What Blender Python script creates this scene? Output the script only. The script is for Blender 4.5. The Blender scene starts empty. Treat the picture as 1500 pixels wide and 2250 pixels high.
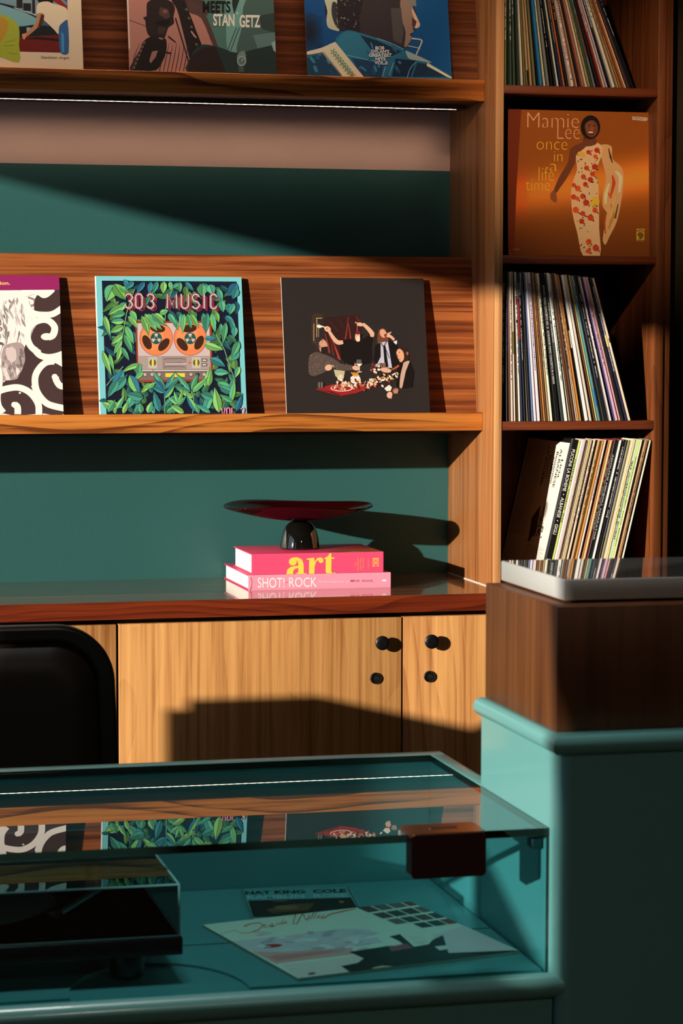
import bpy, math, random
import numpy as np
from mathutils import Matrix, Vector
from mathutils.geometry import tessellate_polygon

R = random.Random(7)
C = bpy.context.scene.collection
SC = bpy.context.scene

# ------------------------------------------------------------------ camera
# metres; the camera stands at the origin at eye height (floor at z = -1.42)
YAW, PITCH, ROLL = map(math.radians, (13.593, 4.1406, -0.1087))
fwd = Vector((math.sin(YAW) * math.cos(PITCH), math.cos(YAW) * math.cos(PITCH), -math.sin(PITCH)))
rgt = Vector((math.cos(YAW), -math.sin(YAW), 0))
dwn = fwd.cross(rgt)
r2 = math.cos(ROLL) * rgt + math.sin(ROLL) * dwn
d2 = -math.sin(ROLL) * rgt + math.cos(ROLL) * dwn
cd = bpy.data.cameras.new('camera')
cam = bpy.data.objects.new('camera', cd)
C.objects.link(cam)
cam.matrix_world = Matrix((r2, -d2, -fwd)).transposed().to_4x4()
cd.sensor_fit = 'VERTICAL'
cd.sensor_height = 36
cd.sensor_width = 24
cd.lens = 5383.98 / 2250 * 36
cd.clip_start = 0.05
cd.dof.use_dof = True
cd.dof.focus_distance = 5.12
cd.dof.aperture_fstop = 15
SC.camera = cam

# ------------------------------------------------------------------ light
SC.view_settings.view_transform = 'Standard'
SC.view_settings.look = 'None'
SC.view_settings.gamma = 1
SC.view_settings.use_curve_mapping = False
SC.view_settings.exposure = 0.0
SC.cycles.use_denoising = True
SC.cycles.max_bounces = 10
SC.cycles.transparent_max_bounces = 16
SC.cycles.sample_clamp_indirect = 4
SC.cycles.caustics_reflective = False
SC.cycles.caustics_refractive = False

w = bpy.data.worlds.new('world')
SC.world = w
w.use_nodes = True
bg = w.node_tree.nodes['Background']
bg.inputs[0].default_value = (0.62, 0.76, 1.0, 1)
bg.inputs[1].default_value = 1.0

SUN_DIR = Vector((1.5, 1.0, -0.36)).normalized()
sd = bpy.data.lights.new('sun', 'SUN')
sd.energy = 7.2
sd.color = (1.0, 0.92, 0.80)
sd.angle = math.radians(0.6)
sun = bpy.data.objects.new('sun', sd)
C.objects.link(sun)
sun.rotation_euler = (-SUN_DIR).to_track_quat('Z', 'Y').to_euler()


def lin(c):
    out = []
    for v in c[:3]:
        v = v / 255
        out.append(v / 12.92 if v <= .04045 else ((v + .055) / 1.055) ** 2.4)
    return out


# ------------------------------------------------------------------ materials
def mat(name, col, rough=.5, metal=0, spec=.5, coat=0, **kw):
    m = bpy.data.materials.new(name)
    m.use_nodes = True
    b = m.node_tree.nodes['Principled BSDF']
    b.inputs['Base Color'].default_value = (*col, 1)
    b.inputs['Roughness'].default_value = rough
    b.inputs['Metallic'].default_value = metal
    b.inputs['Specular IOR Level'].default_value = spec
    b.inputs['Coat Weight'].default_value = coat
    b.inputs['Coat Roughness'].default_value = kw.get('coat_rough', .05)
    return m


def N(nt, kind, **inp):
    n = nt.nodes.new(kind)
    for k, v in inp.items():
        k = k.replace('_', ' ')
        if k in n.inputs:
            n.inputs[k].default_value = v
    return n


def paint(name, col, rough=.45, spec=.4, tex=.0006, scale=260, coat=0, var=.04):
    """wall or lacquer paint: roller texture and faint tone changes"""
    m = mat(name, col, rough, 0, spec, coat)
    nt = m.node_tree
    b = nt.nodes['Principled BSDF']
    tc = N(nt, 'ShaderNodeTexCoord')
    n1 = N(nt, 'ShaderNodeTexNoise', Scale=scale, Detail=3)
    nt.links.new(tc.outputs['Object'], n1.inputs['Vector'])
    bp = N(nt, 'ShaderNodeBump', Strength=.35, Distance=tex)
    nt.links.new(n1.outputs['Fac'], bp.inputs['Height'])
    nt.links.new(bp.outputs['Normal'], b.inputs['Normal'])
    n2 = N(nt, 'ShaderNodeTexNoise', Scale=3.5, Detail=4)
    nt.links.new(tc.outputs['Object'], n2.inputs['Vector'])
    cr = N(nt, 'ShaderNodeValToRGB')
    cr.color_ramp.elements[0].position = .3
    cr.color_ramp.elements[1].position = .7
    cr.color_ramp.elements[0].color = (*[c * (1 - var) for c in col], 1)
    cr.color_ramp.elements[1].color = (*[min(1, c * (1 + var)) for c in col], 1)
    nt.links.new(n2.outputs['Fac'], cr.inputs['Fac'])
    nt.links.new(cr.outputs['Color'], b.inputs['Base Color'])
    return m


def wood(name, light, dark, axis='X', seed=0, rough=.42, spec=.35, coat=0, across=16, contrast=1.0, rings=.35, mid=None, coat_rough=.04, ringscale=1.0):
    """veneer: stretched noise streaks, fine pores and wavy cathedral lines along one axis"""
    m = mat(name, light, rough, 0, spec, coat, coat_rough=coat_rough)
    nt = m.node_tree
    L = nt.links.new
    b = nt.nodes['Principled BSDF']
    tc = N(nt, 'ShaderNodeTexCoord')
    ax = 'XYZ'.index(axis)

    def mp(al, ac):
        s = [ac] * 3
        s[ax] = al
        q = N(nt, 'ShaderNodeMapping')
        q.inputs['Scale'].default_value = s
        q.inputs['Location'].default_value = (seed * 1.37, seed * 2.11, seed * .73)
        L(tc.outputs['Object'], q.inputs['Vector'])
        return q
    nA = N(nt, 'ShaderNodeTexNoise', Scale=1, Detail=5, Roughness=.6, Distortion=.35)
    L(mp(.9, across).outputs[0], nA.inputs['Vector'])
    nB = N(nt, 'ShaderNodeTexNoise', Scale=1, Detail=3, Roughness=.55)
    L(mp(5, 190).outputs[0], nB.inputs['Vector'])
    # cathedral lines
    nD = N(nt, 'ShaderNodeTexNoise', Scale=1, Detail=2)
    L(mp(1.1, 5).outputs[0], nD.inputs['Vector'])
    mul = N(nt, 'ShaderNodeMath')
    mul.operation = 'MULTIPLY'
    mul.inputs[1].default_value = 9 * ringscale
    L(nD.outputs['Fac'], mul.inputs[0])
    sep = N(nt, 'ShaderNodeSeparateXYZ')
    L(mp(.4, 26 * ringscale).outputs[0], sep.inputs[0])
    add = N(nt, 'ShaderNodeMath')
    add.operation = 'ADD'
    L(mul.outputs[0], add.inputs[0])
    L(sep.outputs[{'X': 'Z', 'Y': 'Z', 'Z': 'X'}[axis]], add.inputs[1])
    add2 = N(nt, 'ShaderNodeMath')
    add2.operation = 'ADD'
    L(add.outputs[0], add2.inputs[0])
    L(sep.outputs['Y'], add2.inputs[1])
    sn = N(nt, 'ShaderNodeMath')
    sn.operation = 'FRACT'
    L(add2.outputs[0], sn.inputs[0])
    pw = N(nt, 'ShaderNodeMath')
    pw.operation = 'POWER'
    L(sn.outputs[0], pw.inputs[0])
    pw.inputs[1].default_value = 2.6
    # mix
    m1 = N(nt, 'ShaderNodeMath')
    m1.operation = 'MULTIPLY_ADD'
    L(nB.outputs['Fac'], m1.inputs[0])
    m1.inputs[1].default_value = .42
    L(nA.outputs['Fac'], m1.inputs[2])
    m2 = N(nt, 'ShaderNodeMath')
    m2.operation = 'MULTIPLY_ADD'
    L(pw.outputs[0], m2.inputs[0])
    m2.inputs[1].default_value = rings * .5
    L(m1.outputs[0], m2.inputs[2])
    cr = N(nt, 'ShaderNodeValToRGB')
    c0 = .71 + rings * .12
    e = cr.color_ramp.elements
    e[0].position = c0 - .17 / contrast
    e[1].position = c0 + .2 / contrast
    e[0].color = (*light, 1)
    e[1].color = (*dark, 1)
    if mid:
        q = e.new(c0)
        q.color = (*mid, 1)
    L(m2.outputs[0], cr.inputs['Fac'])
    L(cr.outputs['Color'], b.inputs['Base Color'])
    bp = N(nt, 'ShaderNodeBump', Strength=.25, Distance=.0004)
    L(nB.outputs['Fac'], bp.inputs['Height'])
    L(bp.outputs['Normal'], b.inputs['Normal'])
    return m


def glass(name, tint, k=1.0):
    """clear pane: see-through body with a true fresnel reflection"""
    m = bpy.data.materials.new(name)
    m.use_nodes = True
    nt = m.node_tree
    nt.nodes.clear()
    o = N(nt, 'ShaderNodeOutputMaterial')
    tr = N(nt, 'ShaderNodeBsdfTransparent')
    tr.inputs[0].default_value = (*tint, 1)
    gl = N(nt, 'ShaderNodeBsdfGlossy', Roughness=0.0)
    gl.inputs['Roughness'].default_value = .002
    fr = N(nt, 'ShaderNodeFresnel', IOR=1.5)
    mul = N(nt, 'ShaderNodeMath')
    mul.operation = 'MULTIPLY'
    mul.inputs[1].default_value = k
    mx = N(nt, 'ShaderNodeMixShader')
    # only the outer skin of a pane reflects; light leaves the far skin unhindered
    geo = N(nt, 'ShaderNodeNewGeometry')
    inv_ = N(nt, 'ShaderNodeMath')
    inv_.operation = 'SUBTRACT'
    inv_.inputs[0].default_value = 1.0
    nt.links.new(geo.outputs['Backfacing'], inv_.inputs[1])
    sk = N(nt, 'ShaderNodeMath')
    sk.operation = 'MULTIPLY'
    nt.links.new(fr.outputs[0], sk.inputs[0])
    nt.links.new(inv_.outputs[0], sk.inputs[1])
    nt.links.new(sk.outputs[0], mul.inputs[0])
    mul.use_clamp = True
    nt.links.new(mul.outputs[0], mx.inputs[0])
    nt.links.new(tr.outputs[0], mx.inputs[1])
    nt.links.new(gl.outputs[0], mx.inputs[2])
    nt.links.new(mx.outputs[0], o.inputs[0])
    return m


def emit(name, col, s, dots=False):
    m = bpy.data.materials.new(name)
    m.use_nodes = True
    b = m.node_tree.nodes['Principled BSDF']
    b.inputs['Base Color'].default_value = (.8, .8, .8, 1)
    b.inputs['Emission Color'].default_value = (*col, 1)
    b.inputs['Emission Strength'].default_value = s
    if dots:
        nt = m.node_tree
        tc = N(nt, 'ShaderNodeTexCoord')
        wv = N(nt, 'ShaderNodeTexWave', Scale=19.0)
        wv.bands_direction = 'X'
        nt.links.new(tc.outputs['Object'], wv.inputs['Vector'])
        mr = N(nt, 'ShaderNodeMapRange')
        mr.inputs['To Min'].default_value = s * .35
        mr.inputs['To Max'].default_value = s * 1.5
        nt.links.new(wv.outputs['Fac'], mr.inputs['Value'])
        nt.links.new(mr.outputs[0], b.inputs['Emission Strength'])
    return m


def printed(name, rough=.4, spec=.4, coat=0):
    """ink on card: the colour comes from the print mesh itself"""
    m = mat(name, (1, 1, 1), rough, 0, spec, coat)
    nt = m.node_tree
    at = N(nt, 'ShaderNodeAttribute')
    at.attribute_name = 'ink'
    tc = N(nt, 'ShaderNodeTexCoord')
    n = N(nt, 'ShaderNodeTexNoise', Scale=900, Detail=2)
    nt.links.new(tc.outputs['Object'], n.inputs['Vector'])
    mr = N(nt, 'ShaderNodeMapRange')
    mr.inputs['To Min'].default_value = .86
    mr.inputs['To Max'].default_value = 1.08
    nt.links.new(n.outputs['Fac'], mr.inputs['Value'])
    mx = N(nt, 'ShaderNodeVectorMath')
    mx.operation = 'SCALE'
    nt.links.new(at.outputs['Color'], mx.inputs[0])
    nt.links.new(mr.outputs[0], mx.inputs['Scale'])
    nt.links.new(mx.outputs[0], nt.nodes['Principled BSDF'].inputs['Base Color'])
    return m


M = dict(
    teal=paint('teal_wall_paint', (.022, .092, .086), .42, .4, .0009, 330),
    pink=paint('dusty_pink_wall_paint', (.60, .40, .33), .6, .2),
    door=wood('golden_walnut_veneer', (.60, .30, .10), (.30, .115, .032), 'Z', 1, .42, .3, 0, 62, .9, .16, (.50, .235, .072)),
    door2=wood('golden_walnut_veneer_figured', (.60, .30, .10), (.32, .12, .034), 'Z', 6, .42, .3, 0, 46, .9, .32, (.51, .24, .075)),
    divider=wood('walnut_divider_veneer', (.40, .165, .055), (.19, .066, .02), 'Z', 3, .4, .35, 0, 34, 1.0, .15, (.32, .122, .037)),
    edge=wood('pale_walnut_edge', (.74, .37, .145), (.42, .18, .06), 'Z', 4, .5, .3, 0, 120, 1, .1),
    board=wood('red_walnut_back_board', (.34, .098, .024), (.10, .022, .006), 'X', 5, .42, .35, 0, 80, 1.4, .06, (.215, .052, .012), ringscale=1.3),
    board2=wood('shaded_walnut_back_board', (.24, .07, .018), (.07, .016, .005), 'X', 7, .42, .35, 0, 80, 1.5, .06, (.15, .038, .009)),  # same walnut as board, with the upper ledge's shade put into the colour
    lip=wood('amber_walnut_lip', (.62, .22, .04), (.16, .042, .009), 'X', 8, .4, .35, 0, 34, 1.5, .45, (.53, .165, .028), ringscale=1.2),
    shelf=wood('red_walnut_shelf', (.20, .045, .013), (.09, .018, .006), 'X', 9, .42, .35, 0, 60, 1.1, .2),
    ctop=wood('polished_walnut_worktop', (.20, .085, .045), (.09, .034, .018), 'X', 11, .2, .5, .75, 50, 1.2, .2, coat_rough=.03),
    cedge=wood('red_walnut_worktop_edge', (.19, .026, .005), (.08, .009, .0025), 'X', 12, .4, .35, 0, 34, 1.1, .5, ringscale=1.5),
    column=wood('dark_walnut_carcass', (.22, .062, .016), (.09, .022, .0055), 'Z', 13, .42, .35, 0, 34, 1.1, .25),
    riser=wood('brown_walnut_riser', (.13, .044, .013), (.07, .021, .0055), 'Z', 15, .42, .3, 0, 26, .9, .2),
    turq=paint('turquoise_lacquer', (.118, .335, .325), .3, .5, .0002, 120, .25, .02),
    black=mat('black_paint', (.006, .006, .006), .35),
    gapdark=mat('dark_recess', (.008, .005, .004), .7),  # near-black colour stands in for the shade in the gaps
    knob=mat('black_knob_lacquer', (.004, .004, .004), .38, 0, .35),
    lockm=mat('black_lock_metal', (.01, .009, .008), .3, 0, .5),
    brass=mat('worn_brass', (.8, .6, .35), .3, 1),
    slab=paint('grey_satin_slab', (.42, .42, .40), .3, .5, .0001, 90, .0, .02),
    slabtop=mat('polished_grey_top', (.24, .235, .215), .04, 0, .8, 1.0, coat_rough=.01),
    glass=glass('clear_case_glass', (.68, .85, .875), 1.4),
    glassedge=mat('dark_green_glass_edge', (.004, .012, .010), .15, 0, .5),
    acrylic=glass('smoked_dust_cover', (.40, .39, .38)),
    acryledge=mat('dust_cover_edge', (.30, .36, .34), .2),
    leather=mat('black_leather', (.012, .007, .005), .42, 0, .4),
    frame=mat('black_chair_frame', (.004, .004, .004), .3),
    bronze=mat('polished_bronze', (.22, .10, .05), .18, .9, .5),
    bronzed=mat('dark_bronze', (.003, .001, .001), .15, 0, .2),
    led=emit('warm_led_dots', (1, .76, .54), 8.0, True),
    alu=mat('led_profile', (.06, .05, .035), .45, .4),
    plaster=paint('dark_rough_plaster', (.030, .024, .012), .9, .1, .004, 30, 0, .35),
    roomw=paint('room_wall_paint', (.35, .30, .25), .8),
    ceil=paint('ceiling_paint', (.28, .25, .22), .8),
    floorm=wood('floor_boards', (.10, .05, .025), (.05, .022, .01), 'Y', 20, .5),
    ink=printed('sleeve_card_print'),
    inkg=printed('glossy_sleeve_print', .25, .5, .2),
    dish=mat('dark_red_glass', (.018, .0006, .001), .07, 0, .35, 0),
    dishf=mat('black_glass_foot', (.004, .004, .003), .04, 0, .8, .6),
    seal=mat('white_sealant', (.8, .72, .62), .4),
    plastic=glass('clear_plastic_sleeve', (.82, .84, .78)),
    vinyl=mat('black_vinyl', (.004, .004, .004), .2),
    pages=mat('book_pages', (.80, .74, .66), .8),
    steel=mat('steel', (.6, .6, .6), .25, 1),
)


# ------------------------------------------------------------------ mesh helpers
def link(name, me, m=None, parent=None, loc=None):
    o = bpy.data.objects.new(name, me)
    C.objects.link(o)
    if m is not None and me is not None:
        if isinstance(m, (list, tuple)):
            for q in m:
                me.materials.append(q)
        else:
            me.materials.append(m)
    if parent:
        o.parent = parent
    if loc is not None:
        o.location = loc
    return o


def tag(o, label, cat, group=None):
    o['label'] = label
    o['category'] = cat
    if group:
        o['group'] = group
    return o


def thing(name, label, cat, loc=(0, 0, 0), group=None, rz=0):
    o = bpy.data.objects.new(name, None)
    C.objects.link(o)
    o.location = loc
    o.rotation_euler = (0, 0, rz)
    return tag(o, label, cat, group)


def mesh(verts, faces, mi=None, smooth=None):
    me = bpy.data.meshes.new('m')
    me.from_pydata([tuple(v) for v in verts], [], [tuple(f) for f in faces])
    if mi:
        for p, i in zip(me.polygons, mi):
            p.material_index = i
    if smooth is not None:
        for p in me.polygons:
            p.use_smooth = smooth
        if smooth:
            try:
                me.set_sharp_from_angle(angle=math.radians(35))
            except Exception:
                pass
    me.update()
    return me


def box(name, a, b, m, parent=None, bev=.0, origin=(0, 0, 0), mi=None):
    """axis box from corner a to b; verts are stored relative to origin"""
    x0, y0, z0 = a
    x1, y1, z1 = b
    ox, oy, oz = origin
    if bev <= 0:
        v = [(x - ox, y - oy, z - oz) for x in (x0, x1) for y in (y0, y1) for z in (z0, z1)]
        f = [(0, 1, 3, 2), (4, 6, 7, 5), (0, 4, 5, 1), (2, 3, 7, 6), (0, 2, 6, 4), (1, 5, 7, 3)]
        me = mesh(v, f, mi)
    else:
        import bmesh
        bm = bmesh.new()
        vs = [bm.verts.new((x - ox, y - oy, z - oz)) for x in (x0, x1) for y in (y0, y1) for z in (z0, z1)]
        for k, f in enumerate([(0, 1, 3, 2), (4, 6, 7, 5), (0, 4, 5, 1), (2, 3, 7, 6), (0, 2, 6, 4), (1, 5, 7, 3)]):
            fc = bm.faces.new([vs[i] for i in f])
            if mi:
                fc.material_index = mi[k]
        bmesh.ops.bevel(bm, geom=list(bm.edges), offset=bev, segments=2, profile=.5, affect='EDGES')
        me = bpy.data.meshes.new('m')
        bm.to_mesh(me)
        bm.free()
        for p in me.polygons:
            p.use_smooth = True
        try:
            me.set_sharp_from_angle(angle=math.radians(50))
        except Exception:
            pass
    return link(name, me, m, parent, origin if parent is None and origin != (0, 0, 0) else None)


def prism(outline, z0, z1, smooth=False):
    """vertical extrusion of a plan outline"""
    n = len(outline)
    v = [(x, y, z0) for x, y in outline] + [(x, y, z1) for x, y in outline]
    f = [(i, (i + 1) % n, n + (i + 1) % n, n + i) for i in range(n)]
    for t in tessellate_polygon([[Vector((x, y, 0)) for x, y in outline]]):
        f.append(tuple(n + i for i in t))
        f.append(tuple(reversed(t)))
    return mesh(v, f, smooth=smooth)


def lathe(prof, n=48, cen=(0, 0, 0), fn=None):
    v, f = [], []
    for i in range(n):
        a = 2 * math.pi * i / n
        for r, z in prof:
            p = (cen[0] + r * math.cos(a), cen[1] + r * math.sin(a), cen[2] + z)
            v.append(fn(a, r, z, p) if fn else p)
    k = len(prof)
    for i in range(n):
        j = (i + 1) % n
        for q in range(k - 1):
            f.append((i * k + q, j * k + q, j * k + q + 1, i * k + q + 1))
    return mesh(v, f, smooth=True)


def disc_y(r, h, n=32, bev=.0015):
    """a round knob with its axis along Y, front at -h"""
    prof = [(0, -h), (r * .55, -h - .0004), (r - bev, -h + .0006), (r, -h + bev + .0006), (r, -h + .006), (r - .002, -h + .008), (r * .45, -h + .010), (r * .4, 0)]
    v, f = [], []
    for i in range(n):
        a = 2 * math.pi * i / n
        for rr, y in prof:
            v.append((rr * math.cos(a), y, rr * math.sin(a)))
    k = len(prof)
    for i in range(n):
        j = (i + 1) % n
        for q in range(k - 1):
            f.append((i * k + q, i * k + q + 1, j * k + q + 1, j * k + q))
    return mesh(v, f, smooth=True)


def tube(pts, r, n=10, closed=False):
    pts = [Vector(p) for p in pts]
    v, f = [], []
    k = len(pts)
    up = None
    for i, p in enumerate(pts):
        a = pts[(i - 1) % k] if (closed or i > 0) else p
        b = pts[(i + 1) % k] if (closed or i < k - 1) else p
        t = (b - a).normalized()
        if up is None:
            up = Vector((0, 0, 1)) if abs(t.z) < .9 else Vector((0, 1, 0))
        s = t.cross(up).normalized()
        up = s.cross(t).normalized()
        rr = r[i] if isinstance(r, (list, tuple)) else r
        for q in range(n):
            an = 2 * math.pi * q / n
            v.append(p + rr * (math.cos(an) * s + math.sin(an) * up))
    for i in range(k if closed else k - 1):
        j = (i + 1) % k
        for q in range(n):
            g = (q + 1) % n
            f.append((i * n + q, i * n + g, j * n + g, j * n + q))
    if not closed:
        f.append(tuple(range(n))[::-1])
        f.append(tuple((k - 1) * n + q for q in range(n)))
    return mesh(v, f, smooth=True)


def sweep(path, prof, closed_prof=True):
    """profile (out, up) swept along an XY path with mitred corners; 'out' lies right of the walking direction"""
    P = [Vector(p) for p in path]
    v, f = [], []
    k, n = len(P), len(prof)
    for i, p in enumerate(P):
        d0 = (P[i] - P[i - 1]).normalized() if i > 0 else (P[1] - P[0]).normalized()
        d1 = (P[i + 1] - P[i]).normalized() if i < k - 1 else d0
        n0 = Vector((d0.y, -d0.x))
        n1 = Vector((d1.y, -d1.x))
        b = (n0 + n1).normalized()
        s = 1 / max(.3, b.dot(n0))
        for o, u in prof:
            v.append((p.x + b.x * o * s, p.y + b.y * o * s, u))
    for i in range(k - 1):
        for q in range(n):
            g = (q + 1) % n
            f.append((i * n + q, (i + 1) * n + q, (i + 1) * n + g, i * n + g))
    f.append(tuple(range(n)))
    f.append(tuple((k - 1) * n + q for q in range(n))[::-1])
    return mesh(v, f, smooth=True)


def rrect(x0, z0, x1, z1, r, n=8):
    pts = []
    for cx, cz, a0 in ((x1 - r, z1 - r, 0), (x0 + r, z1 - r, 90), (x0 + r, z0 + r, 180), (x1 - r, z0 + r, 270)):
        for i in range(n + 1):
            a = math.radians(a0 + 90 * i / n)
            pts.append((cx + r * math.cos(a), cz + r * math.sin(a)))
    return pts


# ------------------------------------------------------------------ flat print
def homog(src, dst):
    A = []
    for (x, y), (u, v) in zip(src, dst):
        A.append([x, y, 1, 0, 0, 0, -u * x, -u * y])
        A.append([0, 0, 0, x, y, 1, -v * x, -v * y])
    h = np.linalg.solve(np.array(A, float), np.array([c for p in dst for c in p], float))
    H = np.append(h, 1).reshape(3, 3)

    def T(x, y):
        q = H @ np.array([x, y, 1.0])
        return q[0] / q[2], q[1] / q[2]
    return T


def clip(poly, x0, y0, x1, y1):
    def cut(ps, inside, inter):
        out = []
        for i in range(len(ps)):
            a, b = ps[i - 1], ps[i]
            ia, ib = inside(a), inside(b)
            if ib:
                if not ia:
                    out.append(inter(a, b))
                out.append(b)
            elif ia:
                out.append(inter(a, b))
        return out

    def ix(c):
        return lambda a, b: (c, a[1] + (b[1] - a[1]) * (c - a[0]) / (b[0] - a[0]))

    def iy(c):
        return lambda a, b: (a[0] + (b[0] - a[0]) * (c - a[1]) / (b[1] - a[1]), c)
    for ins, it in ((lambda p: p[0] >= x0, ix(x0)), (lambda p: p[0] <= x1, ix(x1)), (lambda p: p[1] >= y0, iy(y0)), (lambda p: p[1] <= y1, iy(y1))):
        if poly:
            poly = cut(poly, ins, it)
    return poly


def smooth_pts(P, closed, sub=4):
    """Catmull-Rom resampling of a hand-placed outline"""
    n = len(P)
    out = []
    rng = range(n) if closed else range(n - 1)
    for i in rng:
        p0 = P[(i - 1) % n] if closed or i > 0 else P[i]
        p1, p2 = P[i], P[(i + 1) % n]
        p3 = P[(i + 2) % n] if closed or i + 2 < n else p2
        # keep long straight runs and tight corners from overshooting
        d = math.dist(p1, p2) + 1e-9
        t1 = [(p2[k] - p0[k]) / 2 for k in (0, 1)]
        t2 = [(p3[k] - p1[k]) / 2 for k in (0, 1)]
        for t in (t1, t2):
            m_ = math.hypot(*t)
            if m_ > d:
                t[0] *= d / m_
                t[1] *= d / m_
        for q in range(sub):
            u = q / sub
            h = (2 * u ** 3 - 3 * u * u + 1, u ** 3 - 2 * u * u + u, -2 * u ** 3 + 3 * u * u, u ** 3 - u * u)
            out.append(tuple(h[0] * p1[k] + h[1] * t1[k] + h[2] * p2[k] + h[3] * t2[k] for k in (0, 1)))
    if not closed:
        out.append(tuple(P[-1]))
    return out


_tc = {}


def glyphs(s, bold=0.0):
    k = (s, bold)
    if k not in _tc:
        cu = bpy.data.curves.new('t', 'FONT')
        cu.body = s
        cu.size = 1
        cu.offset = bold
        cu.resolution_u = 3
        ob = bpy.data.objects.new('t', cu)
        C.objects.link(ob)
        dg = bpy.context.evaluated_depsgraph_get()
        me = bpy.data.meshes.new_from_object(ob.evaluated_get(dg))
        vs = [(v.co.x, v.co.y) for v in me.vertices]
        fs = [tuple(p.vertices) for p in me.polygons]
        bpy.data.objects.remove(ob)
        bpy.data.curves.remove(cu)
        bpy.data.meshes.remove(me)
        _tc[k] = (vs, fs)
    return _tc[k]


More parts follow.
